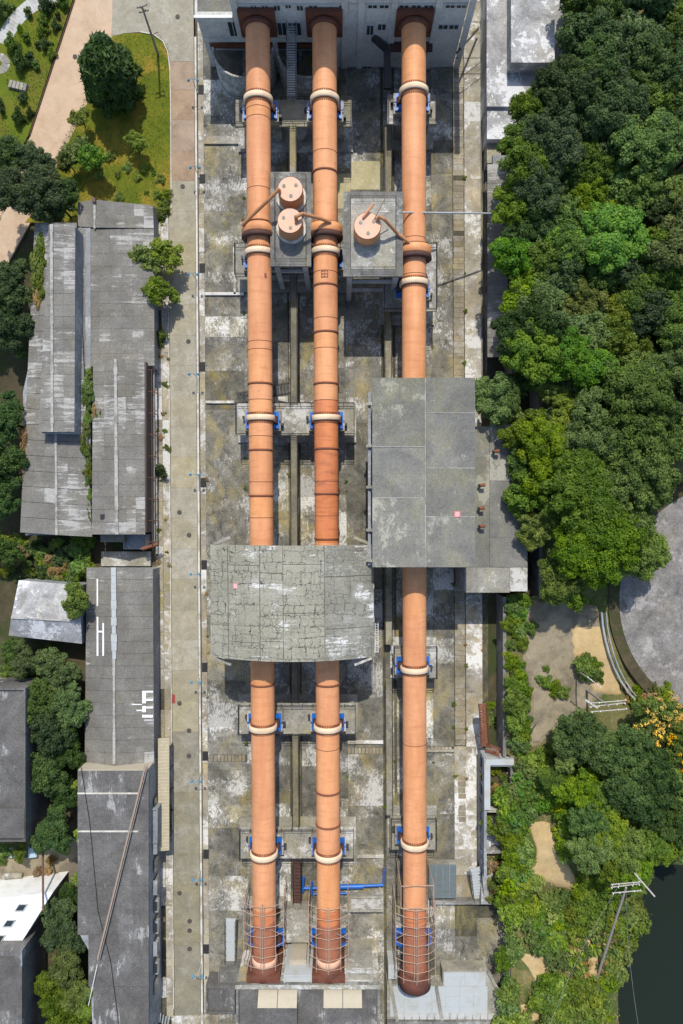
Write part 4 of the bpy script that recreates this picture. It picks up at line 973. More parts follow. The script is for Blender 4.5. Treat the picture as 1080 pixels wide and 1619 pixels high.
def cap(a, b, w, o, mat='ridge'):
    mb = MB(); a, b = Vector(a), Vector(b); n = int((b - a).length / 1.2); r = random.Random(n)
    for i in range(n):
        p, q = a + (b - a) * i / n, a + (b - a) * (i + .98) / n; mb.beam(p + Vector((0, 0, .06 + r.uniform(0, .03))), q + Vector((0, 0, .06)), w * r.uniform(.7, 1.15), .1)
    mb.build('ridge_cap', M[mat], o)
# --- building A, west half (ridge px 88), monitor roof on it
ZA, ZR = 5.0, 6.6
A = thing('sheet_roof_hall', 'long grey sheet roofed hall with a raised ridge monitor beside trees', 'building', P(90, 650, 0))
def Z3(px, py, z): return P(px, py, z)
MB().prism([P(40, 846, ZA)[:2], P(143, 846, ZA)[:2], P(143, 360, ZA)[:2], P(62, 360, ZA)[:2], P(58, 520, ZA)[:2], P(36, 620, ZA)[:2]], -.1, ZA - .1).build('wall', M['grey_wall'], A)
plane_sheets(A, Z3(88, 352, ZR), Z3(90, 846, ZR), Z3(145, 849, ZA + .4), Z3(121, 352, ZA + .4), 20, 3, 'fibre', seed=2)
plane_sheets(A, Z3(88, 352, ZR), Z3(90, 846, ZR), Z3(33, 842, ZA), Z3(56, 352, ZA), 20, 3, 'fibre', seed=3)
cap(Z3(88.5, 680, ZR), Z3(90, 846, ZR), .35, A)
mz = 8.4
MB().prism([P(64, 684, mz)[:2], P(116, 684, mz)[:2], P(118, 357, mz)[:2], P(78, 357, mz)[:2]], ZA, mz - .5).build('monitor_wall', M['grey_wall'], A)
plane_sheets(A, Z3(82, 355, mz + .35), Z3(83, 683, mz + .35), Z3(117.5, 683, mz - .3), Z3(119, 355, mz - .3), 18, 2, 'fibre', seed=4)
plane_sheets(A, Z3(82, 355, mz + .35), Z3(83, 683, mz + .35), Z3(62, 683, mz - .3), Z3(78, 355, mz - .3), 18, 1, 'fibre', seed=5)
cap(Z3(82, 355, mz + .4), Z3(83, 683, mz + .4), .45, A)
# --- lean-to sheet roof beside it (px 120-243, y 340-580)
L1 = thing('lean_to_hall', 'wide low grey sheet roof sloping towards the road verge', 'building', P(185, 460, 0))
MB().prism([P(122, 585, 4)[:2], P(240, 578, 4)[:2], P(240, 322, 4)[:2], P(152, 318, 4)[:2], P(122, 340, 4)[:2]], -.1, 3.3).build('wall', M['grey_wall'], L1)
plane_sheets(L1, Z3(120, 362, 5.0), Z3(121, 580, 5.0), Z3(243, 578, 3.8), Z3(242, 362, 3.8), 11, 7, 'fibre', seed=6)
plane_sheets(L1, Z3(150, 316, 5.0), Z3(150, 360, 5.0), Z3(242, 361, 3.85), Z3(241, 325, 3.85), 2, 6, 'fibre', seed=7)
plane_sheets(L1, Z3(150, 316, 5.0), Z3(150, 360, 5.0), Z3(124, 358, 4.4), Z3(124, 320, 4.4), 2, 2, 'fibre', seed=8)
cap(Z3(150, 316, 5.0), Z3(150, 362, 5.0), .35, L1)
MB().cbox((P(150, 318, 5).x, P(150, 318, 5).y, 4.8), .5, .7, .7).build('chimney', M['brick'], L1)
# --- gable roof px 147-230, y 568-845
GA = thing('gable_shed', 'grey gable roofed shed with plants growing along its gutter', 'building', P(190, 705, 0))
MB().prism([P(150, 842, 5)[:2], P(231, 842, 5)[:2], P(231, 572, 5)[:2], P(150, 572, 5)[:2]], -.1, 4.9).build('wall', M['brick'], GA)
plane_sheets(GA, Z3(183, 568, 6.4), Z3(185, 845, 6.4), Z3(229, 845, 5.1), Z3(228, 568, 5.1), 14, 3, 'fibre', seed=9)
plane_sheets(GA, Z3(183, 568, 6.4), Z3(185, 845, 6.4), Z3(146, 845, 5.5), Z3(148, 568, 5.5), 14, 2, 'fibre', seed=10)
cap(Z3(183, 568, 6.45), Z3(185, 845, 6.45), .5, GA)
for i in range(7):
    p = P(233.5, 590 + i * 37, 3.5); MB().box(p.x - .05, p.x + .08, p.y - 1.1, p.y + 1.1, 2.2, 4.0).build('window', M['glass'], GA)
o = thing('pipe_rack', 'rusty pipe frame running along the wall of the gable shed', 'pipe rack', P(240, 730, 0))
MB().path([P(240, 580, 3.2), P(241, 862, 3.2)], .08, 6).build('rail', M['iron'], o); MB().path([P(243.5, 580, 2.4), P(244, 862, 2.4)], .09, 6).build('rail', M['grey_steel'], o)
for i in range(9): MB().path([P(231.5, 585 + i * 34, 3.9), P(243, 585 + i * 34, 3.0), P(243, 585 + i * 34, 3.0) * 1 - Vector((0, 0, 3.0))], .06, 5).build('bracket', M['rust'], o)
p = P(163, 817, 5.9); MB().cbox((p.x, p.y, 5.86), .75, .75, .16).build('roof_hole_hatch', M['soil'], GA)
# small canopies under it
block(159, 845, 196, 857, -.1, 3.6, 'door_canopy', 'small grey canopy below the gable shed', 'canopy', 'roof_slab')
block(196, 845, 232, 868, -.1, 2.2, 'bay_roof', 'low blue grey bay roof beside the small canopy', 'annex', 'grey_wall', (.3, .15))
o = MB().path([P(225, 868, 3), P(250, 860, 2.6)], .3, 10).build('rusty_pipe', M['rust']); tag(o, 'short rusty pipe end sticking out between the two sheds', 'pipe')
block(160, 872, 238, 895, -.1, .6, 'low_platform', 'pale low concrete platform between the two gable roofs', 'platform', 'pier')
# --- building B gable px 135-243, y 897-1210
B = thing('painted_gable_hall', 'long grey gable roof with white painted strokes near the road', 'building', P(190, 1050, 0))
MB().prism([P(138, 1205, 4)[:2], P(242, 1205, 4)[:2], P(242, 900, 4)[:2], P(138, 900, 4)[:2]], -.1, 4.0).build('wall', M['grey_wall'], B)
plane_sheets(B, Z3(180, 897, 5.8), Z3(181, 1210, 5.8), Z3(243, 1207, 4.2), Z3(241, 897, 4.2), 16, 4, 'fibre', seed=12)
plane_sheets(B, Z3(180, 897, 5.8), Z3(181, 1210, 5.8), Z3(135, 1207, 4.3), Z3(138, 897, 4.3), 16, 3, 'fibre', seed=13)
cap(Z3(180, 897, 5.86), Z3(181, 1042, 5.86), .8, B, 'pale_sheet'); cap(Z3(180.5, 1042, 5.86), Z3(181, 1208, 5.86), .4, B)
def zB(px): return 5.8 - (px - 180.5) / 62 * 1.6 if px > 180.5 else 5.8 - (180.5 - px) / 44 * 1.5
for (a, b, c, d) in ((225, 1092, 231, 1112), (231, 1092, 242, 1095), (231, 1105, 242, 1108), (225, 1116, 231, 1126), (231, 1117, 242, 1120), (225, 1130, 242, 1134.5), (209, 1113, 225, 1114.6), (216, 1122, 225, 1124.3), (228, 1138, 240, 1139),
                     (153, 975, 155.8, 1037), (162, 985, 164.8, 1037), (155.8, 997, 162, 1000), (153, 915, 155.4, 958)):
    z0, z1 = zB(a) + .17, zB(c) + .17; p, q, r_, s = P(a, d, z0), P(c, d, z1), P(c, b, z1), P(a, b, z0); e = Vector((0, 0, .015))
    MB().hexa([p, q, r_, s, p + e, q + e, r_ + e, s + e]).build('painted_stroke', M['white'], B)
# --- building C flat dark roof px 122-235, y 1217-1640
cz = 7.4
C = thing('dark_flat_hall', 'long dark flat roofed hall crossed by a rusty conveyor pipe', 'building', P(180, 1420, 0))
qc = [(123, 1218), (234, 1218), (235, 1660), (147, 1660), (140, 1505), (126, 1480), (124, 1350)]
MB().prism([P(x, y, cz)[:2] for x, y in qc], -.1, cz - .25).build('wall', M['grey_wall'], C)
wv = [P(x, y, cz) for x, y in ((123.5, 1217.4), (233.5, 1217.4))]
MB().box(wv[0].x, wv[1].x, wv[0].y - .1, wv[0].y + .06, 2.5, cz - .05).build('end_wall', M['tan_wall'], C)
for i, (ya, yb) in enumerate(((1218.5, 1254), (1254, 1314), (1314, 1400), (1400, 1478), (1478, 1560), (1560, 1660))):
    for xa, xb in (((122.5, 222), (222, 235.5))):
        xa2 = xa if xa > 130 else (123 if yb < 1480 else 140 if ya < 1500 else 148)
        MB().prism([P(xa2, ya, cz)[:2], P(xb, ya, cz)[:2], P(xb, yb - .5, cz)[:2], P(xa2, yb - .5, cz)[:2]], cz - .25, cz + (.0 if xb < 230 else .06)).build('roof_panel', M['dark_roof'], C)
for y in (1254, 1314): 
    a, b = P(123, y, cz), P(219, y, cz); MB().beam(a + Vector((0, 0, .05)), b + Vector((0, 0, .05)), .22, .12).build('joint_strip', M['kerb'], C)
p0, p1 = P(235, 1270, cz), P(236, 1600, cz)
for i in range(10):
    p = P(236, 1285 + i * 33, cz); MB().box(p.x - .02, p.x + .12, p.y - 1.0, p.y + 1.0, 2.6, 4.8).build('window', M['glass'], C)
    if i in (1, 2, 4, 7): MB().box(p.x - .05, p.x + .6, p.y - 1.1, p.y + 1.1, 5.0, 5.12).build('sunshade', M['grey_wall'], C)
o = thing('conveyor_pipe', 'rusty lattice conveyor pipe lying slantwise on the dark flat roof', 'conveyor', P(195, 1400, cz))
a, b = P(232, 1208, cz + .6), P(156, 1515, cz + .6)
for e in (-.2, .2): MB().cyl(a + Vector((e, 0, 0)), b + Vector((e, 0, 0)), .06, n=6).build('chord', M['wood'], o)
MB().cyl(a + Vector((0, 0, .35)), b + Vector((0, 0, .35)), .08, n=6).build('chord', M['scaf'], o)
for i in range(34):
    p = a + (b - a) * i / 34; q = a + (b - a) * (i + 1) / 34; MB().cyl(p + Vector((-.25, 0, 0)), q + Vector((.25, 0, 0)), .04, n=4).build('brace', M['rust_dark'], o)
for i in range(5): p = a + (b - a) * (i + .5) / 5; MB().cbox((p.x, p.y, cz), .5, .2, .55).build('foot', M['rust'], o)
o = MB().path([P(128, 1210, cz + .1), P(142, 1300, cz + .12), P(155, 1440, cz + .12), P(175, 1520, cz + .12), P(188, 1619, cz + .12)], .05, 5).build('roof_cable', M['soil']); tag(o, 'thin dark cable lying along the dark flat roof', 'cable')
o = MB().path([P(154, 1525, cz + .5), P(140, 1590, cz + .3)], .05, 5).build('thin_pole', M['white']); tag(o, 'thin pale pole at the overgrown edge of the dark flat roof', 'pole')
# stair box, AC units on C's wall
block(231, 1278, 250, 1332, 2.5, 5.2, 'wall_bay', 'pale projecting bay on the wall of the dark flat hall', 'bay', 'grey_wall', (.3, .15))
for py in (1432, 1466, 1496, 1530):
    q = P(245, py, 4.2); u = thing('wall_unit', 'grey boxed unit fixed to the wall of the dark flat hall', 'wall unit', (q.x, q.y, 3.4), 'boxed units on the dark hall wall')
    MB().box(q.x - 1.0, q.x + .55, q.y - .95, q.y + .95, 3.4, 4.3).build('case', M['grey_steel'], u)
    MB().box(q.x + .0, q.x + .45, q.y - .7, q.y + .7, 4.3, 4.36).build('grille', M['steel'], u)
# corrugated awning
x0, x1, y0, y1 = R(250.5, 1167, 267.5, 1345, 3.0)
aw = thing('sheet_awning', 'long narrow cream corrugated awning beside the road', 'awning', ((x0 + x1) / 2, (y0 + y1) / 2, 0))
n = 34
for i in range(n):
    ya, yb = y0 + (y1 - y0) * i / n, y0 + (y1 - y0) * (i + 1) / n
    MB().hexa([(x0, ya, 3.15), (x1, ya, 2.85), (x1, yb, 2.85), (x0, yb, 3.15), (x0, ya, 3.17), (x1, ya, 2.87), (x1, yb - .05, 2.93), (x0, yb - .05, 3.23)]).build('sheet', M['yellow'], aw)
for i in range(5):
    for x in (x0 + .15, x1 - .15): y = y0 + (y1 - y0) * (i + .5) / 5; MB().box(x - .06, x + .06, y - .06, y + .06, 0, 2.85).build('post', M['steel'], aw)
# small pitched concrete house D
D = thing('small_concrete_house', 'small pale pitched concrete house tucked among bushes', 'building', P(65, 965, 0))
za, zb = 6.2, 4.6
ra, rb = P(18, 976, za), P(128, 982, za); na, nb = P(30, 918, zb), P(126, 926, zb); sa, sb = P(14, 1004, zb), P(130, 1017, zb)
MB().prism([na[:2], nb[:2], sb[:2], sa[:2]], -.1, zb - .1).build('wall', M['grey_wall'], D)
plane_sheets(D, ra, rb, nb, na, 3, 1, 'white_roof', 'roof_panel', seed=21); plane_sheets(D, ra, rb, sb, sa, 4, 1, 'white_roof', 'roof_panel', seed=22)
cap(ra, rb, .3, D)
# E dark flat roof
E = block(-40, 1087, 42, 1329, -.1, 7.5, 'dark_block', 'dark flat roofed block with a pale stained edge among trees', 'building', 'dark_roof', (.35, .3))
x0, x1, y0, y1 = R(-40, 1279, 38, 1326, 8.1); MB().box(x0, x1, y0, y1, 7.5, 8.0).build('roof_box', M['dark_roof'], E)
# F white roof with skylights, G grey roof below it
fzz = 6.0; Fq = [(-60, 1428), (84, 1410), (28, 1499), (-60, 1499)]
Fo = thing('white_roof_house', 'white flat roofed house with three dark skylights', 'building', P(30, 1455, 0))
MB().prism([P(x, y, fzz)[:2] for x, y in Fq], -.1, fzz).build('body', M['white'], Fo)
for (x, y) in ((33, 1434), (14, 1459), (-2, 1483)):
    q = [P(x - 9, y + 5.5, fzz), P(x + 4, y + 5.5, fzz), P(x + 11, y - 5, fzz), P(x - 2, y - 5, fzz)]
    MB().prism([v[:2] for v in q], fzz, fzz + .10).build('skylight', M['glass'], Fo)
    for a, b in zip(q, q[1:] + q[:1]): MB().beam(a + Vector((0, 0, .06)), b + Vector((0, 0, .06)), .12, .2).build('skylight_frame', M['frame'], Fo)
G_ = block(-60, 1500, 37, 1680, -.1, 8.0, 'grey_roof_house', 'dark roofed house with a pale side parapet below the white roof', 'building', 'dark_roof', (.45, .9))
# fence between F and the yard behind
o = thing('picket_wall', 'weathered picket wall behind the white roofed house', 'fence', P(30, 1415, 0))
for i in range(26): p = P(1 + i * 2.5, 1415.5 - i * .62, 0); MB().cbox((p.x, p.y, -.1), .13, .12, 1.6, 0).build('picket', M['wood'], o)
MB().beam(P(0, 1410, 1.4), P(66, 1394, 1.4), .9, .12).build('coping', M['grey_wall'], o)
o = MB().cyl(P(67.5, 1300, .2), P(68.5, 1441, 8.5), .20, .15, n=8).build('leaning_pole', M['brown_pole']); tag(o, 'tall brown pole leaning over the white roofed house', 'pole')
o = MB().cyl(P(5, 1385, .35), P(36, 1384, .35), .45, n=12).build('concrete_pipe', M['pier']); tag(o, 'pale concrete pipe lying on bare ground', 'pipe')
poly([(-60, 1325), (130, 1325), (125, 1420), (-60, 1432)], -.45, -.02, 'bare_ground', 'dirt_grey')
# pale blue car half under a bush
cp = P(36, 1348, .8); car = thing('parked_car', 'pale blue parked car half covered by a yellowish bush', 'car', (cp.x, cp.y, 0))
def carbox(prof, w, name, mat, par=car):
    mb = MB(); n = len(prof); vs = [(cp.x + x, cp.y + s * ww, z) for s in (-1, 1) for x, z, ww in prof]
    mb.add(vs, [tuple(range(n)), tuple(range(2 * n - 1, n - 1, -1))] + [(i, i + n, (i + 1) % n + n, (i + 1) % n) for i in range(n)], False); return mb.build(name, M[mat], par)
carbox([(-2.15, .3, .82), (2.15, .3, .82), (2.2, .65, .8), (2.0, .85, .74), (1.0, .95, .76), (-1.6, .98, .76), (-2.15, .85, .74)], .8, 'body', 'carblue')
carbox([(1.0, .94, .74), (.35, 1.42, .60), (-1.05, 1.42, .60), (-1.65, .96, .72)], .7, 'cabin_glass', 'glass')
carbox([(.32, 1.41, .59), (.30, 1.46, .57), (-1.0, 1.46, .57), (-1.03, 1.41, .59)], .7, 'roof', 'carblue')
for sx in (-1.35, 1.35):
    for s in (-1, 1): MB().cyl((cp.x + sx, cp.y + s * .86, .31), (cp.x + sx, cp.y + s * .66, .31), .31, n=16).build('wheel', M['soil'], car)
for s in (-1, 1): MB().cbox((cp.x + 2.1, cp.y + s * .58, .6), .12, .3, .14).build('headlight', M['white'], car)
# bits at the bottom of the road
o = thing('steel_landing', 'small grey steel landing at the low end of the pavement', 'landing', P(257, 1605, 0))
for i in range(6): MB().beam(P(246 + i * 4.2, 1598 + i * 2, 1.3), P(244 + i * 4.2, 1612 + i * 2, 1.3), .2, .06).build('plank', M['grey_steel'], o)
for a in ((246, 1598), (268, 1608), (244, 1612), (266, 1622)): MB().cyl(P(*a, 0), P(*a, 2.2), .05, n=6).build('post', M['grey_steel'], o)
poly([(272, 1606), (345, 1603), (345, 1700), (272, 1700)], -.3, .12, 'forecourt', 'pier')
bpy.data.objects['forecourt'].data.materials[0] = M['yard_pale']

# ================================================================ right: roofs by the slope
Wn = block(769, -60, 906, 170, -.1, 4.2, 'stained_roof_building', 'white stained flat roof with a raised block beside the wood', 'building', 'white_roof', (.25, .5))
x0, x1, y0, y1 = R(770, 170.5, 905, 220, 3.9); MB().box(x0, x1, y0, y1, -.1, 3.9).build('lower_roof', M['white_roof'], Wn)
x0, x1, y0, y1 = R(808, -60, 877, 99, 6.8); MB().box(x0, x1, y0, y1, 4.2, 6.8).build('raised_block', M['dark_roof'], Wn); bpy.data.objects['raised_block'].data.materials[0] = M['white_roof']
block(770, 221, 792, 258, -.1, 2.6, 'wall_stub', 'short stained wall stub between the white roof and the narrow sheet roof', 'wall', 'pier')
nr = thing('narrow_sheet_roof', 'narrow grey sheet roof strip along the wood edge', 'roof', P(785, 410, 0))
MB().prism([P(772, 562)[:2], P(799, 562)[:2], P(799, 262)[:2], P(772, 262)[:2]], -.1, 3.2).build('wall', M['grey_wall'], nr)
plane_sheets(nr, P(803, 260, 4.3), P(803, 565, 4.3), P(771, 565, 3.4), P(771, 260, 3.4), 40, 1, 'fibre', seed=31, lift=.06)
# retaining walls
def retain(px0, py0, px1, py1, z, label):
    a, b = P(px0, py0), P(px1, py1); o = MB().beam(Vector((a.x, a.y, z / 2 - .3)), Vector((b.x, b.y, z / 2 - .3)), .5, z + .6).build('retaining_wall', M['wall_dark']); tag(o, label, 'wall'); return o
retain(787, 938, 787, 1180, 4.6, 'dark retaining wall below the dusty terrace')
retain(799.5, 1440, 806, 1720, 2.3, 'dark retaining wall behind the yard of the lone kiln')
retain(841, 600, 841, 940, 5.0, 'retaining wall hidden under the big tree')
retain(800, 238, 800, 600, 4.6, 'retaining wall behind the narrow sheet roof')
retain(799, 1180, 799, 1440, 4.4, 'retaining wall inside the overgrown ruin')
retain(905, -60, 905, 238, 4.8, 'retaining wall behind the white stained roof')
# dark gutter at the foot of the terrace wall
poly([(772, 940), (785, 940), (785, 1178), (772, 1178)], -.2, .02, 'terrace_gutter', 'earth')
# roofless ruin
ru = thing('roofless_ruin', 'roofless pale blue grey concrete ruin overgrown inside', 'ruin', P(775, 1270, 0))
rz = 5.0
def wallseg(pa, pb, z0, z1, w, name='wall', mat='grey_wall'):
    a, b = P(*pa, 0), P(*pb, 0); MB().beam(Vector((a.x, a.y, (z0 + z1) / 2)), Vector((b.x, b.y, (z0 + z1) / 2)), w, z1 - z0).build(name, M[mat], ru)
wallseg((757, 1182), (757, 1360), -.1, 1.4, .4); wallseg((757, 1182), (757, 1362), 3.7, rz, .42)
for y in (1183, 1208, 1226, 1250, 1262, 1290, 1320, 1359): wallseg((757, y - 2.2), (757, y + 2.2), 1.4, 3.7, .39, 'pillar')
wallseg((757.5, 1187), (800, 1187), -.1, rz + .05, .9, 'wall', 'pale_sheet'); wallseg((757.5, 1261), (800, 1261), -.1, rz - .3, .6, 'wall', 'pier'); wallseg((757.5, 1330), (800, 1330), -.1, 3.5, .5, 'wall', 'pier')
wallseg((759.5, 1190), (759.5, 1258), rz, rz + .25, .9, 'coping', 'pale_sheet')
wallseg((762, 1192), (798, 1192), rz - .6, rz - .3, .5, 'beam', 'pale_sheet')
MB().prism([P(758, 1255)[:2], P(799, 1255)[:2], P(799, 1190)[:2], P(758, 1190)[:2]], -.1, 2.4).build('floor', M['earth'], ru)
MB().prism([P(758, 1328)[:2], P(790, 1328)[:2], P(790, 1266)[:2], P(758, 1266)[:2]], -.1, 2.2).build('floor', M['white_roof'], ru)
MB().prism([P(757, 1420)[:2], P(776, 1420)[:2], P(776, 1335)[:2], P(757, 1335)[:2]], -.1, 1.7).build('floor', M['white_roof'], ru)
# curved guard rail
gr = thing('guard_rail', 'curved steel guard rail beside the round grey yard', 'guard rail', HP(975, 1040))
cpts = [(951, 968), (953, 990), (957, 1012), (963, 1034), (971, 1056), (981, 1076), (993, 1094), (1004, 1106)]
for off, nm in ((0, 'rail'), (7, 'rail')):
    for a, b in zip(cpts[:-1], cpts[1:]):
        p, q = HP(a[0] + off, a[1], .8), HP(b[0] + off, b[1], .8); MB().beam(p, q, .28 if off == 0 else .16, .3).build(nm, M['grey_steel'], gr)
for a in cpts: p = HP(a[0], a[1]); MB().cyl((p.x, p.y, p.z - .2), (p.x, p.y, p.z + .75), .07, n=6).build('post', M['steel'], gr)
# power poles
def hpole(px, py, ztop, rot, label, arms, length=3.6, base=None, r=.2):
    top = P(px, py, ztop); b = base if base is not None else Vector((top.x, top.y, hz(top.x, top.y) - .3))
    o = thing('power_pole', label, 'power pole', b)
    MB().cyl(b, top, r * 1.3, r, n=10).build('post', M['wood'], o)
    for i in range(arms):
        c = top + Vector((math.cos(rot + 1.57), math.sin(rot + 1.57), 0)) * (i - (arms - 1) / 2) * .62 - Vector((0, 0, .15 + .35 * (i % 2)))
        d = Vector((math.cos(rot), math.sin(rot), 0)) * length / 2; MB().beam(c - d, c + d + Vector((0, .18 * (i % 2) - .1, .1)), .11, .11).build('crossarm', M['arm'], o)
        for e in (-.95, -.5, .5, .95): q = c + d * e; MB().cyl(q + Vector((0, 0, .08)), q + Vector((0, 0, .35)), .07, n=6).build('insulator', M['white'], o)
    return top
pt1 = hpole(962, 1116, 12.5, rad(6), 'pale power pole with stacked crossarms on the dusty terrace', 3, 5.2, r=.15)
hpole(939, 1078, 11.5, rad(-38), 'small power pole with a single slanted crossarm near the round shrub', 1, 2.4, r=.10)
o = MB().beam(P(925, 1106, 12), P(945, 1119, 12), .3, .3).build('crossbeam', M['arm']); tag(o, 'pale loose beam slanting off the stacked crossarms', 'beam'); bpy.data.objects['power_pole'].name = 'power_pole'
o.parent = None
pt2 = hpole(990, 1403, 11.5, rad(7), 'leaning weathered power pole by the pond with pale crossarms', 3, 4.2, HP(944, 1545, -.2), .16)
o = MB().beam(P(1003, 1380, 11.3), P(1035, 1417, 11.3), .2, .2).build('crossbeam', M['arm']); tag(o, 'pale slanting beam across the end of the pond pole arms', 'beam')
for (a, b) in (((990, 1410), (1012, 1640)), ((975, 1405), (862, 1640)), ((1010, 1398), (965, 1118))):
    p, q = P(*a, 11.4), P(*b, 11.0); pts = [p + (q - p) * i / 8 - Vector((0, 0, 1.2 * math.sin(math.pi * i / 8))) for i in range(9)]
    o = MB().path(pts, .018, 4).build('power_line', M['grey_steel']); tag(o, 'thin power line strung from the pond pole', 'cable', 'power lines from the pond pole')
# utility pole on the grass island
top = P(224, 9, 10.0); bs = P(250, 86, 0)
o = thing('utility_pole', 'dark concrete utility pole standing on the grass island', 'utility pole', bs)
MB().cyl(bs - Vector((0, 0, .2)), top, .2, .13, n=10).build('post', M['wood'], o)
for i, (dz, L, r_) in enumerate(((-.2, 1.6, .3), (-.7, 1.2, -.5), (-1.2, 1.5, .25))):
    c = top + Vector((0, 0, dz)); d = Vector((math.cos(r_), math.sin(r_), 0)) * L / 2; MB().beam(c - d, c + d, .1, .1).build('crossarm', M['steel'], o)
    for e in (-.9, .9): q = c + d * e; MB().cyl(q, q + Vector((0, 0, .3)), .07, n=6).build('insulator', M['wood'], o)
c = P(241, 55, 4.0); MB().cyl(c, c + Vector((1.0, .2, .3)), .05, n=6).build('lamp_arm', M['steel'], o)

# ================================================================ vegetation
def leaves_mesh(name, centres, radii, n, leaf, seed, flat=.85, up=.35, long=1.0, droop=0.0, tintvar=.33):
    """n small leaf faces on the skin of many clumps; one tint per clump plus a little per leaf"""
    g = np.random.default_rng(seed); C = np.array(centres, float); Rr = np.array(radii, float)
    w = Rr ** 2; idx = g.choice(len(C), n, p=w / w.sum())
    d = g.normal(size=(n, 3)); d[:, 2] += up; d /= np.linalg.norm(d, axis=1)[:, None]
    rr = Rr[idx] * g.uniform(.62, 1.06, n)
    p = C[idx] + d * rr[:, None] * np.array([1, 1, flat])
    nr = d * .75 + g.normal(size=(n, 3)) * .45 + np.array([0, 0, .35]); nr /= np.linalg.norm(nr, axis=1)[:, None]
    a = g.normal(size=(n, 3)); a[:, 2] -= droop; t = a - (a * nr).sum(1)[:, None] * nr; t /= np.linalg.norm(t, axis=1)[:, None]
    b = np.cross(nr, t); s = leaf * g.uniform(.6, 1.3, n)[:, None]
    L = t * s * long; W = b * s * .55
    v = np.stack([p - L, p + W * 1.0, p + L, p - W], 1).reshape(-1, 3).astype('f4')
    me = bpy.data.meshes.new(name); me.vertices.add(4 * n); me.vertices.foreach_set('co', v.ravel())
    me.loops.add(4 * n); me.loops.foreach_set('vertex_index', np.arange(4 * n, dtype='i4'))
    me.polygons.add(n); me.polygons.foreach_set('loop_start', np.arange(0, 4 * n, 4, dtype='i4'))
    ct = g.uniform(.5 - tintvar, .5 + tintvar, len(C)); tint = np.clip(ct[idx] + g.normal(size=n) * .14, 0, 1)
    at = me.attributes.new('tint', 'FLOAT', 'FACE'); at.data.foreach_set('value', tint.astype('f4'))
    me.update(); me.materials.append(M['leaf']); return me
def crown(name, R_, Hh, seed, n, leaf, ncl, cl=.8, **kw):
    """irregular crown: small clumps over a lobed, uneven dome"""
    r = random.Random(seed); cs, rd = [], []; o = seed * 3.7
    lobes = [(r.uniform(0, 6.28), r.uniform(.35, .75) * R_, r.uniform(.35, .62) * R_, r.uniform(-.12, .18) * Hh) for _ in range(5)] + [(0, 0, R_ * .62, .08 * Hh)]
    for i in range(ncl):
        la, ld, lr, lz = lobes[i % len(lobes)]
        a = r.uniform(0, 6.28); ph = math.acos(1 - 1.25 * r.random()); q = r.uniform(.80, 1.04)
        x = math.cos(la) * ld + math.cos(a) * math.sin(ph) * lr * q; y = math.sin(la) * ld + math.sin(a) * math.sin(ph) * lr * q
        z = lz + math.cos(ph) * lr * .72 * q
        k = mnoise.noise((x * .5 + o, y * .5, o)); c = cl * r.uniform(.6, 1.25)
        cs.append((x, y, z + k * .5)); rd.append(c)
    for la, ld, lr, lz in lobes: cs.append((math.cos(la) * ld, math.sin(la) * ld, lz - lr * .2)); rd.append(lr * .75)
    w = sum(x * x for x in rd)
    return leaves_mesh(name, cs, rd, n, leaf, seed, **kw)
CR = {'s': [(crown('crown', 2.2, 3.0, 100 + i, 3600, .19, 34, .55), 2.2) for i in range(4)],
      'm': [(crown('crown', 3.5, 4.4, 200 + i, 12500, .185, 90, .66), 3.5) for i in range(5)],
      'l': [(crown('crown', 5.0, 5.6, 300 + i, 25000, .195, 180, .74), 5.0) for i in range(4)],
      'xl': [(crown('crown', 6.4, 6.0, 400 + i, 42000, .20, 300, .78), 6.4) for i in range(2)],
      'b': [(crown('foliage', 1.15, 1.3, 500 + i, 1300, .14, 16, .38), 1.15) for i in range(5)]}
# feathery conifer crown: tall stack of drooping sprays
r_ = random.Random(9); cs, rd = [], []
for i in range(120):
    t = i / 120; a = 2.399 * i; R_ = 4.7 * (1 - t) ** .42 + .4; q = r_.uniform(.55, 1)
    cs.append((math.cos(a) * R_ * q * .88, math.sin(a) * R_ * q * .88, -3.5 + 7.0 * t)); rd.append(r_.uniform(.7, 1.25))
CR['con'] = [(leaves_mesh('crown', cs, rd, 17000, .42, 77, flat=1.2, long=1.6, droop=1.2), 4.9)]
# palm-ish grass tuft
def tuft(seed, n, L, w):
    r = random.Random(seed); mb = MB()
    for i in range(n):
        a = r.uniform(0, 6.28); l = L * r.uniform(.6, 1.1); u = Vector((math.cos(a), math.sin(a), 0)); s = Vector((-u.y, u.x, 0)) * w; p = u * r.uniform(0, .25)
        m = p + u * l * .55 + Vector((0, 0, l * .75)); e = p + u * l + Vector((0, 0, l * .45)); mb.add([p - s, p + s, m + s, m - s, e], [(0, 1, 2, 3), (3, 2, 4)])
    me = mb.mesh('foliage', M['leaf_olive'])
    at = me.attributes.new('tint', 'FLOAT', 'FACE'); at.data.foreach_set('value', [r.random() for _ in me.polygons]); return me
TF = [tuft(i, 42, 1.1, .07) for i in range(3)]
def trunk_mesh(h, r, spread, seed):
    g = random.Random(seed); mb = MB(); mb.cyl((0, 0, -.6), (0, 0, h * .55), r, r * .75, n=9).cyl((0, 0, h * .55), (g.uniform(-.2, .2), g.uniform(-.2, .2), h), r * .75, r * .35, n=8)
    for i in range(6):
        a = 1.05 * i + g.uniform(-.3, .3); z0 = h * g.uniform(.4, .75); q = spread * g.uniform(.45, .75)
        mb.cyl((0, 0, z0), (math.cos(a) * q, math.sin(a) * q, z0 + h * g.uniform(.18, .34)), r * .45, r * .12, n=6)
    return mb.mesh('trunk', M['bark'])
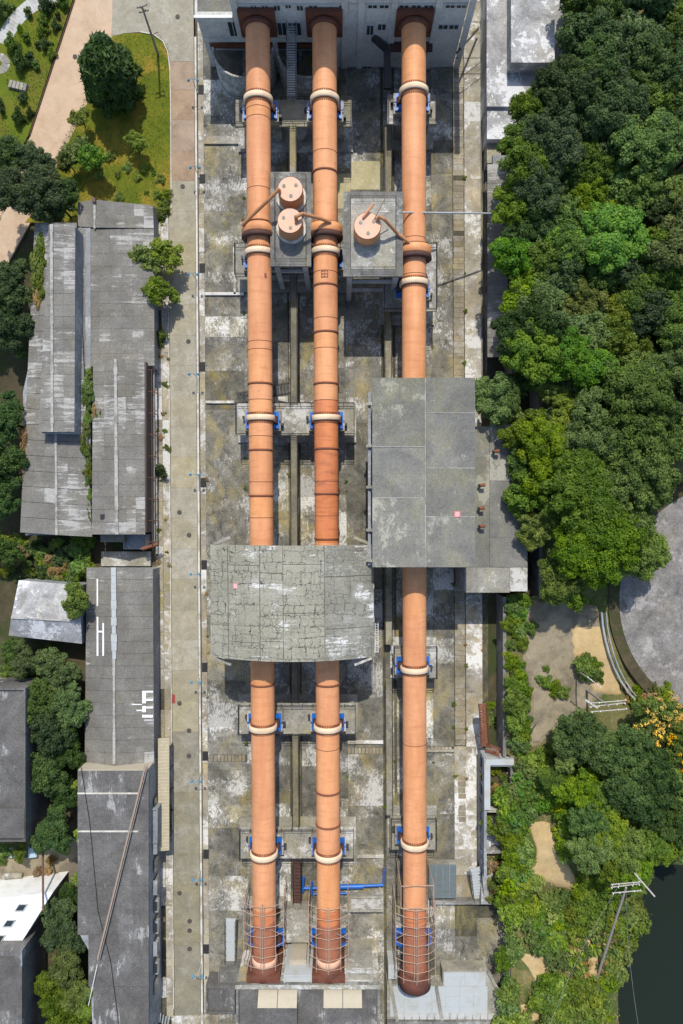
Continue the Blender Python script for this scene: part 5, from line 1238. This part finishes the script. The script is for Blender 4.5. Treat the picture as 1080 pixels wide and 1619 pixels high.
TK = {k: trunk_mesh(h, r, s, 5) for k, (h, r, s) in {'s': (3.4, .14, 1.6), 'm': (5.6, .22, 2.6), 'l': (7.2, .30, 3.6), 'xl': (8.6, .38, 4.6), 'con': (9.0, .30, 1.0)}.items()}
TH = {'s': 3.4, 'm': 5.6, 'l': 7.2, 'xl': 8.2, 'con': 6.0}
rp = random.Random(21)
def tree(px, py, size, mat, label, group=None, scale=1.0, hill=False, sq=(1, 1), name='broadleaf_tree', dz=0.0, cat='tree', z0=0.0):
    me, R_ = rp.choice(CR[size]); zc = TH[size] * scale
    if hill: g = HP(px, py, zc); base = Vector((g.x, g.y, g.z - zc))
    else: g = P(px, py, zc + z0); base = Vector((g.x, g.y, z0))
    base.z += dz
    o = thing(name, label, cat, base, group)
    tk = link('trunk', TK[size], o, base, (0, 0, rp.uniform(0, 6)), (scale,) * 3)
    c = link('crown', me, o, base + Vector((0, 0, zc)), (0, 0, rp.uniform(0, 6.28) if sq == (1, 1) else 0), (scale * rp.uniform(.92, 1.08) * sq[0], scale * rp.uniform(.92, 1.08) * sq[1], scale * rp.uniform(.85, 1.1)))
    c.material_slots[0].link = 'OBJECT'; c.material_slots[0].material = M[mat]
    return o
def shrub(px, py, mat, label, group=None, scale=1.0, hill=False, sq=(1, 1, 1), z=0.0, name='shrub', cat='shrub'):
    me, _ = rp.choice(CR['b']); h = .55 * scale
    g = HP(px, py, h) if hill else P(px, py, h + z); base = Vector((g.x, g.y, g.z - h))
    o = link(name, me, None, base + Vector((0, 0, h * sq[2])), (0, 0, rp.uniform(0, 6.28) if sq[0] == sq[1] else 0), (scale * sq[0], scale * sq[1], scale * sq[2]))
    o.material_slots[0].link = 'OBJECT'; o.material_slots[0].material = M[mat]
    return tag(o, label, cat, group)
# ---- left
tree(170, 112, 'con', 'leaf_dark', 'large feathery dark conifer on the grass island', name='conifer_tree', scale=1.0)
for x, y, s, sz in ((38, 300, 1.0, 'l'), (92, 322, .9, 'm'), (8, 250, .85, 'm'), (60, 262, .8, 'm')): tree(x, y, sz, 'leaf_dark', 'dense dark broadleaf tree between the lawn and the sheet roofed hall', 'dark trees by the lawn', s)
for x, y, s, sz in ((125, 185, .8, 's'), (118, 235, 1.0, 's'), (150, 255, 1.05, 's'), (108, 258, .8, 's')): tree(x, y, sz, 'leaf_fresh' if x > 140 else 'leaf_olive', 'light airy young tree at the edge of the tan path', 'young trees by the tan path', s)
tree(214, 228, 's', 'leaf', 'small green tree growing on the grass island by the road', scale=.8)
for x, y, s, sz in ((14, 445, 1.0, 'm'), (22, 510, .95, 'm'), (-8, 480, 1.1, 'm'), (10, 668, 1.05, 'm'), (5, 730, 1.0, 'm'), (-6, 790, .9, 'm'), (30, 560, .6, 's')): tree(x, y, sz, 'leaf_dark' if y > 600 or y < 540 else 'leaf_fresh', 'dark broadleaf tree pressed against the side of the sheet roofed hall', 'trees beside the sheet roofed hall', s)
for x, y, s, sz in ((236, 405, 1.1, 's'), (262, 408, 1.1, 's'), (246, 465, 1.15, 's'), (225, 400, .7, 's'), (272, 470, .6, 's')): tree(x, y, sz, 'leaf_lime', 'bright lime green tree overhanging the low sheet roof by the road', 'lime green trees by the road', s)
shrub(254, 533, 'leaf', 'small dark bush on the verge just below the lime green trees', scale=1.1); shrub(257, 743, 'leaf_dark', 'lone round clipped bush casting a shadow on the road', scale=.95, sq=(1.1, .9, 1.5))
for x, y, s, m in ((140, 620, 1.2, 'leaf'), (137, 605, .9, 'leaf_fresh'), (160, 655, 1.0, 'leaf_olive'), (152, 648, .9, 'dry'), (168, 648, .8, 'leaf'), (134, 690, .9, 'leaf_olive'), (133, 705, 1.0, 'leaf'), (140, 745, .9, 'leaf_olive'), (137, 718, .9, 'leaf'), (141, 757, .8, 'leaf'), (136, 675, .9, 'leaf_olive'), (139, 660, 1.0, 'leaf'), (142, 782, .7, 'leaf'), (141, 802, .6, 'leaf_olive'), (138, 632, 1.1, 'leaf'), (139, 730, .6, 'leaf'), (139, 770, .5, 'leaf_olive'), (140, 790, .5, 'leaf'), (141, 812, .7, 'leaf_olive'), (141, 590, .7, 'leaf')):
    shrub(x, y, m, 'weedy plant growing in the gutter between two sheet roofs', 'weeds in the roof gutter', s, z=5.0, sq=(.7, 1.2, .8), name='gutter_weed', cat='weed')
for x, y, s, m in ((60, 410, 1.6, 'leaf_olive'), (66, 395, 1.3, 'leaf_olive'), (62, 440, 1.5, 'leaf_olive'), (66, 380, 1.0, 'leaf'), (60, 470, 1.0, 'dry')): shrub(x, y, m, 'yellowish creeper spreading on the eave of the sheet roofed hall', 'creepers on the eave', s, z=5.3, sq=(.8, 1.4, .7), name='creeper', cat='creeper')
for x, y, s in ((45, 690, 1.2), (40, 715, 1.0), (48, 675, .8), (35, 745, 1.0)): shrub(x, y, 'dry', 'dry brown bush along the foot of the sheet roofed hall', 'dry bushes along the hall', s, sq=(.8, 1.4, 1), z=4.0)
rc = random.Random(4)
for i in range(52):
    x, y = rc.uniform(-5, 140), rc.uniform(855, 922)
    m = rc.choice(['leaf_olive', 'dry', 'leaf', 'leaf_dark', 'leaf_lime'] if x < 105 else ['leaf', 'leaf_fresh'])
    shrub(x, y, m, 'overgrown garden shrub between the sheet roofed hall and the small concrete house', 'overgrown garden shrubs', rc.uniform(.7, 1.5), name='garden_shrub')
tree(118, 948, 's', 'leaf', 'round green tree overhanging the small concrete house', scale=1.2, z0=2.6)
tree(10, 880, 's', 'leaf_dark', 'dark tree at the edge of the overgrown garden', scale=1.1)
for x, y, s, sz in ((95, 1060, .9, 'm'), (70, 1105, .95, 'm'), (108, 1110, .9, 'm'), (85, 1165, 1.0, 'm'), (112, 1190, .85, 'm'), (80, 1225, 1.0, 'm'), (100, 1255, .8, 'm'), (90, 1320, .95, 'm'), (45, 1045, .75, 'm'), (20, 1035, .7, 'm')): tree(x, y, sz, 'leaf_dark' if y > 1140 else 'leaf_blue', 'dark dense tree in the row beside the painted gable roof', 'dark trees beside the gable roof', s)
for x, y, s in ((22, 1045, 1.6), (38, 1062, 1.5), (60, 1050, 1.3), (15, 1065, 1.3), (70, 1035, 1.2)): shrub(x, y, 'leaf', 'green hedge growth below the small concrete house', 'hedge growth below the small house', s)
for x, y, s, sz in ((85, 1440, .85, 'm'), (108, 1420, .6, 'm'), (95, 1480, .9, 'm'), (120, 1490, .7, 'm'), (110, 1530, .95, 'm'), (85, 1545, .8, 'm'), (120, 1580, .9, 'm'), (95, 1600, .95, 'm'), (85, 1650, .9, 'm'), (135, 1640, .8, 'm')): tree(x, y, sz, 'leaf_dark' if y < 1500 else 'leaf', 'broadleaf tree crowding the side of the dark flat roofed hall', 'trees beside the dark flat hall', s)
for x, y, s, m in ((126, 1318, .9, 'leaf_lime'), (123, 1388, .8, 'leaf_lime'), (124, 1240, .7, 'leaf_lime'), (140, 1570, 1.0, 'leaf_olive'), (136, 1600, 1.0, 'leaf_lime'), (150, 1540, .8, 'leaf_olive')): shrub(x, y, m, 'bright creeper climbing over the edge of the dark flat roof', 'creepers on the dark roof edge', s, z=6.2, name='creeper', cat='creeper')
for x, y, s, m in ((35, 1347, 1.15, 'leaf_olive'), (27, 1340, .8, 'leaf_olive'), (5, 1345, 1.4, 'leaf'), (-4, 1360, 1.0, 'leaf_lime'), (30, 1352, .7, 'leaf_lime')): shrub(x, y, m, 'yellowish bush hanging over the parked car', 'bushes by the parked car', s, z=1.6 if x > 20 else 0)
for x, y in ((75, 1375), (88, 1390), (82, 1360), (60, 1378)): shrub(x, y, 'dry', 'dry bush on the bare ground behind the white roofed house', 'dry bushes on bare ground', .7)
# young shrubs on the lawn
for x, y, s in ((18, 68, 1.2), (33, 97, 1.4), (48, 92, .8), (57, 103, .7), (75, 8, 1.3), (70, 32, .9), (88, 40, .8), (68, 50, 1.0), (73, 70, .9), (82, 85, .8), (100, 2, 1.0), (42, 60, .7), (33, 45, .6), (38, 155, .8), (30, 185, 1.2), (48, 178, .7), (2, 165, 1.0), (3, 12, 1.6), (45, 20, .7), (92, 25, .5), (60, 72, .5)):
    shrub(x, y, rp.choice(['leaf', 'leaf_dark']), 'small round shrub planted on the lawn', 'shrubs on the lawn', s, sq=(.8, 1.0, 1.2))
for i in range(22):
    x, y = rc.uniform(100, 266), rc.uniform(230, 340)
    shrub(x, y, rc.choice(['leaf', 'leaf_lime', 'leaf_olive', 'leaf_fresh']), 'low wild plant in the rough grass of the island', 'wild plants on the grass island', rc.uniform(.35, .8), sq=(1, 1, .7), name='wild_plant', cat='plant')
for x, y in ((262, 322), (256, 330), (250, 338), (264, 310), (240, 336)): shrub(x, y, 'leaf_olive', 'clipped yellowish hedge bush at the corner of the grass island', 'hedge bushes at the island corner', .9)
for i in range(30):
    x, y = rc.uniform(248, 268), rc.uniform(340, 900)
    shrub(x, y, rc.choice(['leaf_olive', 'dry', 'leaf']), 'little weed on the broken verge of the road', 'weeds on the verge', rc.uniform(.2, .45), sq=(1, 1, .6), name='verge_weed', cat='weed')
# ---- the wood on the right: explicit large trees, then filled
WOOD = []
def wood(x, y, sz, mat, s=1.0): WOOD.append((x, y, sz, mat, s))
for x, y, sz, m, s in ((905, 790, 'xl', 'leaf', 1.05), (985, 770, 'xl', 'leaf', 1.0), (950, 880, 'xl', 'leaf', 1.0), (870, 720, 'l', 'leaf', 1.0), (1000, 680, 'xl', 'leaf_blue', 1.0), (842, 835, 'm', 'leaf_olive', 1.0), (832, 775, 'm', 'leaf', 1.0), (838, 725, 'm', 'leaf_fresh', .95), (930, 690, 'l', 'leaf_blue', 1.05), (1005, 850, 'l', 'leaf', .95), (880, 900, 'l', 'leaf', .85), (905, 935, 'm', 'leaf', .9), (1035, 775, 'm', 'leaf_fresh', .8),
                       (778, 620, 'm', 'leaf_fresh', 1.05), (800, 640, 'm', 'leaf_blue', .9), (820, 655, 's', 'leaf_lime', .9), (895, 650, 'm', 'leaf_lime', .8), (870, 620, 'm', 'leaf_lime', .7), (850, 560, 'l', 'leaf_fresh', 1.0), (910, 575, 'l', 'leaf_fresh', .95), (960, 600, 'm', 'leaf_fresh', 1.0), (835, 555, 'm', 'leaf_fresh', .8),
                       (850, 170, 'l', 'leaf', .8), (820, 260, 'l', 'leaf', .9), (810, 330, 'm', 'leaf', .9), (915, 470, 'm', 'leaf_olive', 1.0), (980, 490, 'm', 'leaf_olive', .9), (985, 330, 'm', 'leaf_lime', .8), (1040, 380, 'm', 'leaf_lime', .9), (975, 290, 'm', 'leaf_fresh', .9), (900, 340, 'm', 'leaf_fresh', 1.0), (850, 280, 'l', 'leaf_dark', .9), (870, 210, 'l', 'leaf_dark', .95)): wood(x, y, sz, m, s)
rw = random.Random(33); tries = 0
def ok(x, y, rr): return all((x - a) ** 2 + (y - b) ** 2 > (rr + {'s': 16, 'm': 25, 'l': 34, 'xl': 44}[c] * e * .70) ** 2 for a, b, c, d, e in WOOD)
while tries < 5000:
    tries += 1; x, y = rw.uniform(800, 1125), rw.uniform(-45, 700)
    if y < 130 and x < 925: continue
    if y < 250 and x < 830 + (250 - y) * .35: continue
    if x < 812 and y > 245: continue
    sz = rw.choice(['m', 'm', 'l', 'l', 's']) if tries > 1500 else rw.choice(['l', 'm']); s = rw.uniform(.9, 1.15)
    if ok(x, y, {'s': 18, 'm': 27, 'l': 36}[sz] * s * .70):
        m = rw.choice(['leaf_dark', 'leaf_blue', 'leaf_dark', 'leaf', 'leaf_blue']) if y < 330 else rw.choice(['leaf', 'leaf_blue', 'leaf_fresh', 'leaf', 'leaf_dark'])
        wood(x, y, sz, m, s)
ADJ = {'leaf': 'mid green', 'leaf_dark': 'dark green', 'leaf_blue': 'bluish green', 'leaf_fresh': 'fresh bright green', 'leaf_lime': 'yellow green', 'leaf_olive': 'olive toned'}
SZ = {'s': 'small', 'm': 'medium', 'l': 'large', 'xl': 'very large'}
def where(x, y):
    if y < 240 and x < 930: return 'beside the white stained roof'
    if y < 240: return 'in the wood behind the white stained roof'
    if x < 850 and y < 600: return 'at the wood edge above the narrow sheet roof'
    if y < 480: return 'deep in the wood behind the narrow sheet roof'
    if y < 660 and x < 860: return 'beside the upper corner of the flat shelter'
    if y < 660: return 'in the wood behind the flat shelter'
    if x < 900: return 'overhanging the terrace roof with vent stubs'
    if x > 1000: return 'at the upper rim of the round grey yard'
    return 'in the clump between terrace roof and round yard'
for x, y, sz, m, s in WOOD:
    l = '%s %s broadleaf tree %s' % (SZ[sz], ADJ[m], where(x, y)); tree(x, y, sz, m, l, l.replace(' tree', ' trees'), scale=s, hill=True)
# yellow blossom trees
def blossom(px, py, sz, s, label, n, group=None):
    o = tree(px, py, sz, 'leaf', label, group, s, True, name='flowering_tree'); c = [k for k in o.children if k.name.startswith('crown')][0]
    R_ = {'m': 3.5, 'l': 5.0, 's': 2.2}[sz]; g = random.Random(int(px)); cs, rd = [], []
    for i in range(n):
        a = g.uniform(0, 6.28); q = R_ * math.sqrt(g.uniform(0, .85)); cs.append((math.cos(a) * q, math.sin(a) * q, math.sqrt(max(.05, 1 - (q / R_) ** 2)) * R_ * .62 + .15)); rd.append(g.uniform(.22, .42))
    me = leaves_mesh('blossom', cs, rd, n * 16, .15, int(py)); me.materials[0] = M['blossom']
    b = link('blossom', me, o, WL[c.name], None, c.scale)
for x, y, sz, s, n in ((1050, 1125, 'm', 1.0, 46), (1020, 1160, 'm', .9, 34), (1075, 1180, 'm', 1.0, 36), (1100, 1130, 'm', 1.0, 36)): blossom(x, y, sz, s, 'tree with bright yellow blossom below the round grey yard', n, 'yellow blossom trees')
for x, y, s, n in ((805, 395, .75, 16), (830, 400, .7, 14), (880, 395, .6, 10)): blossom(x, y, 'm', s, 'tree with a few yellow blossoms at the edge of the wood', n, 'sparsely flowering trees')
# ---- right, lower slope
LOW = (('l', 'leaf_blue', 935, 1180, .9), ('l', 'leaf_blue', 985, 1215, 1.0), ('m', 'leaf', 900, 1195, .9), ('l', 'leaf_dark', 1040, 1240, 1.0), ('m', 'leaf_dark', 1000, 1270, 1.0), ('m', 'leaf_dark', 1060, 1290, 1.0), ('m', 'leaf', 920, 1240, .9), ('m', 'leaf', 955, 1265, .9), ('m', 'leaf_fresh', 925, 1290, .9), ('m', 'leaf_lime', 960, 1320, .9), ('m', 'leaf_lime', 945, 1305, .7), ('m', 'leaf_fresh', 1000, 1375, .8), ('m', 'leaf', 985, 1345, .9), ('m', 'leaf_fresh', 1020, 1330, .9), ('m', 'leaf', 930, 1345, .9), ('s', 'leaf_lime', 1000, 1300, .9), ('m', 'leaf', 1045, 1345, .85), ('m', 'leaf', 1090, 1250, 1.0), ('m', 'leaf', 1080, 1330, .9), ('m', 'leaf', 965, 1370, .8), ('s', 'leaf_blue', 890, 1165, 1.0), ('m', 'leaf_blue', 880, 1235, .7), ('s', 'leaf', 820, 1110, 1.1), ('s', 'leaf', 815, 1140, 1.0), ('s', 'leaf_fresh', 818, 1090, .8), ('s', 'leaf', 930, 1055, .9), ('s', 'leaf_blue', 935, 1065, .8))
for sz, m, x, y, s in LOW: tree(x, y, sz, m, {'leaf': 'mid green tree on the lower slope above the pond', 'leaf_blue': 'bluish green tree on the lower slope below the dusty terrace', 'leaf_dark': 'dark green tree on the lower slope by the yellow blossom', 'leaf_fresh': 'fresh green tree on the lower slope above the pond', 'leaf_lime': 'yellow green tree on the lower slope above the pond'}[m] if y > 1150 else 'low leafy tree at the edge of the dusty terrace', {'leaf': 'mid green slope trees', 'leaf_blue': 'bluish slope trees', 'leaf_dark': 'dark slope trees', 'leaf_fresh': 'fresh green slope trees', 'leaf_lime': 'yellow green slope trees'}[m] if y > 1150 else 'low trees by the terrace', s, True, dz=-2.2 if y < 1150 else 0)
DIRT = [(858, 1330, 34, 52), (885, 1385, 40, 34), (922, 1515, 38, 46), (842, 1530, 36, 34), (860, 1130, 32, 56), (838, 1600, 26, 22)]
def bare(x, y): return any(((x - a) / c) ** 2 + ((y - b) / d) ** 2 < 1 for a, b, c, d in DIRT)
n = 0
while n < 300:
    x, y = rc.uniform(792, 1030), rc.uniform(1190, 1630)
    if bare(x, y) or x > 1040 - max(0, y - 1400) * .45 or (x < 815 and y < 1250): continue
    n += 1; olive = 900 < x and y > 1395
    m = rc.choice(['leaf_olive', 'leaf_lime', 'leaf', 'leaf']) if olive else rc.choice(['leaf', 'leaf', 'leaf_fresh', 'leaf_lime', 'leaf_lime'])
    l = '%s bush in the thicket %s' % (ADJ[m], 'on the pond bank beside the leaning pole' if olive else 'between the dark retaining wall and the pond' if y > 1420 else 'right of the dry dirt patch' if x > 880 else 'between the roofless ruin and the dirt patch' if y > 1270 else 'just behind the roofless ruin')
    shrub(x, y, m, l, l.replace(' bush', ' bushes'), rc.uniform(1.0, 2.0), True, name='thicket_bush', cat='bush')
for i in range(46):
    y = rc.uniform(945, 1180); x = 800 + rc.uniform(4, 24) + (8 if y > 1080 else 0)
    shrub(x, y, rc.choice(['leaf', 'leaf_lime', 'leaf_fresh']), 'leafy bush lining the top of the terrace retaining wall', 'bushes on the terrace wall', rc.uniform(.7, 1.3), True, name='terrace_bush', cat='bush')
for x, y, s in ((838, 995, 1.0), (842, 990, .8), (863, 1078, .9), (880, 1088, 1.0), (893, 1096, .9), (855, 1072, .7), (925, 1045, 1.2), (940, 1050, 1.1), (930, 1062, 1.3), (946, 1070, 1.0), (864, 1056, .5)): shrub(x, y, 'leaf', 'isolated green bush on the dusty terrace', 'bushes on the dusty terrace', s, True)
for i in range(16): shrub(rc.uniform(985, 1060), rc.uniform(1085, 1115), rc.choice(['leaf_olive', 'leaf_lime', 'dry']), 'scrubby bush at the rim of the round grey yard', 'scrub at the round yard rim', rc.uniform(.5, 1.0), True)
for i in range(20): shrub(rc.uniform(764, 798), rc.uniform(1195, 1325), rc.choice(['leaf_olive', 'leaf', 'dry', 'leaf_lime']), 'wild plant growing inside the roofless ruin', 'plants inside the ruin', rc.uniform(.5, 1.0), z=2.2, name='wild_plant', cat='plant')
for i in range(14): shrub(rc.uniform(765, 790), rc.uniform(1335, 1440), rc.choice(['leaf_olive', 'leaf', 'dry']), 'wild plant beside the pale steps by the ruin', 'plants by the ruin steps', rc.uniform(.5, 1.1), z=1.2, name='wild_plant', cat='plant')
for x, y in ((775, 1128), (774, 1140), (775, 1118)): shrub(x, y, 'leaf', 'small green bush under the red brown stair', 'bushes under the brown stair', .8)
# reeds by the pond and fronds
for i in range(120):
    y = rc.uniform(1400, 1640); x = rc.uniform(905, 1010 - (y - 1400) * .28)
    g = HP(x, y, .2); o = link('reed_tuft', rp.choice(TF), None, g - Vector((0, 0, .2)), (0, 0, rc.uniform(0, 6)), (rc.uniform(.8, 1.7),) * 3)
    o.material_slots[0].link = 'OBJECT'; o.material_slots[0].material = M[rc.choice(['leaf_olive', 'leaf_blue', 'leaf', 'leaf_lime', 'dry'])]
    tag(o, 'reedy grass tuft on the pond bank', 'grass tuft', 'reed tufts on the pond bank')
# grass blades on lawn, island and slope as stuff
def grass(name, label, mat, region, n, h, hill=False, seed=1):
    g = random.Random(seed); vs, fs, tn = [], [], []
    while len(fs) < n:
        x, y = g.uniform(*region[0]), g.uniform(*region[1])
        if not region[2](x, y): continue
        p = HP(x, y) if hill else P(x, y, .03); a = g.uniform(0, 6.28); s = h * g.uniform(.5, 1.3); i = len(vs)
        vs += [(p.x - math.cos(a) * s * .5, p.y - math.sin(a) * s * .5, p.z - .02), (p.x + math.cos(a) * s * .5, p.y + math.sin(a) * s * .5, p.z - .02), (p.x + math.cos(a + 1.2) * s * .6, p.y + math.sin(a + 1.2) * s * .6, p.z + s * .8)]
        fs.append((i, i + 1, i + 2)); tn.append(min(1, max(0, .5 + .5 * mnoise.noise((p.x * .3, p.y * .3, 2)) + g.uniform(-.25, .25))))
    me = MB().add(vs, fs).mesh(name, M[mat]); at = me.attributes.new('tint', 'FLOAT', 'FACE'); at.data.foreach_set('value', tn)
    tag(link(name, me, None, (0, 0, 0)), label, 'grass', kind='stuff')
grass('lawn_grass', 'short grass of the planted lawn', 'leaf_lime', ((-30, 116), (-20, 400), lambda x, y: x < 116 - .33 * max(0, y) and not (math.hypot(x - 121, y - 112) < 137 and math.hypot(x - 121, y - 112) > 112) and math.hypot(x, y - 101) > 18), 9000, .14)
grass('island_grass', 'rough yellowish grass on the island', 'leaf_lime', ((60, 268), (55, 345), lambda x, y: x > 178 - .5 * (y - 55) + 6 and not (x > 255 and y < 70)), 14000, .16, seed=2)
grass('slope_grass', 'dry grass on the lower slope', 'dry', ((800, 1000), (950, 1620), lambda x, y: y > 1180 or x < 960), 6000, .25, True, seed=3)

for i in range(70):
    x = rc.choice([326.5, 457.5, 474, 606, 624, 684, 717, 736, 762, 388, 548]); y = rc.uniform(200, 1420)
    p = G(x, y); shrub(sk(x, y) + rc.uniform(-1, 1), y, rc.choice(['leaf_olive', 'leaf', 'dry', 'leaf']), 'tiny weed rooted in a joint of the kiln yard', 'weeds in the yard joints', rc.uniform(.16, .36), sq=(1, 1, .6), name='joint_weed', cat='weed')
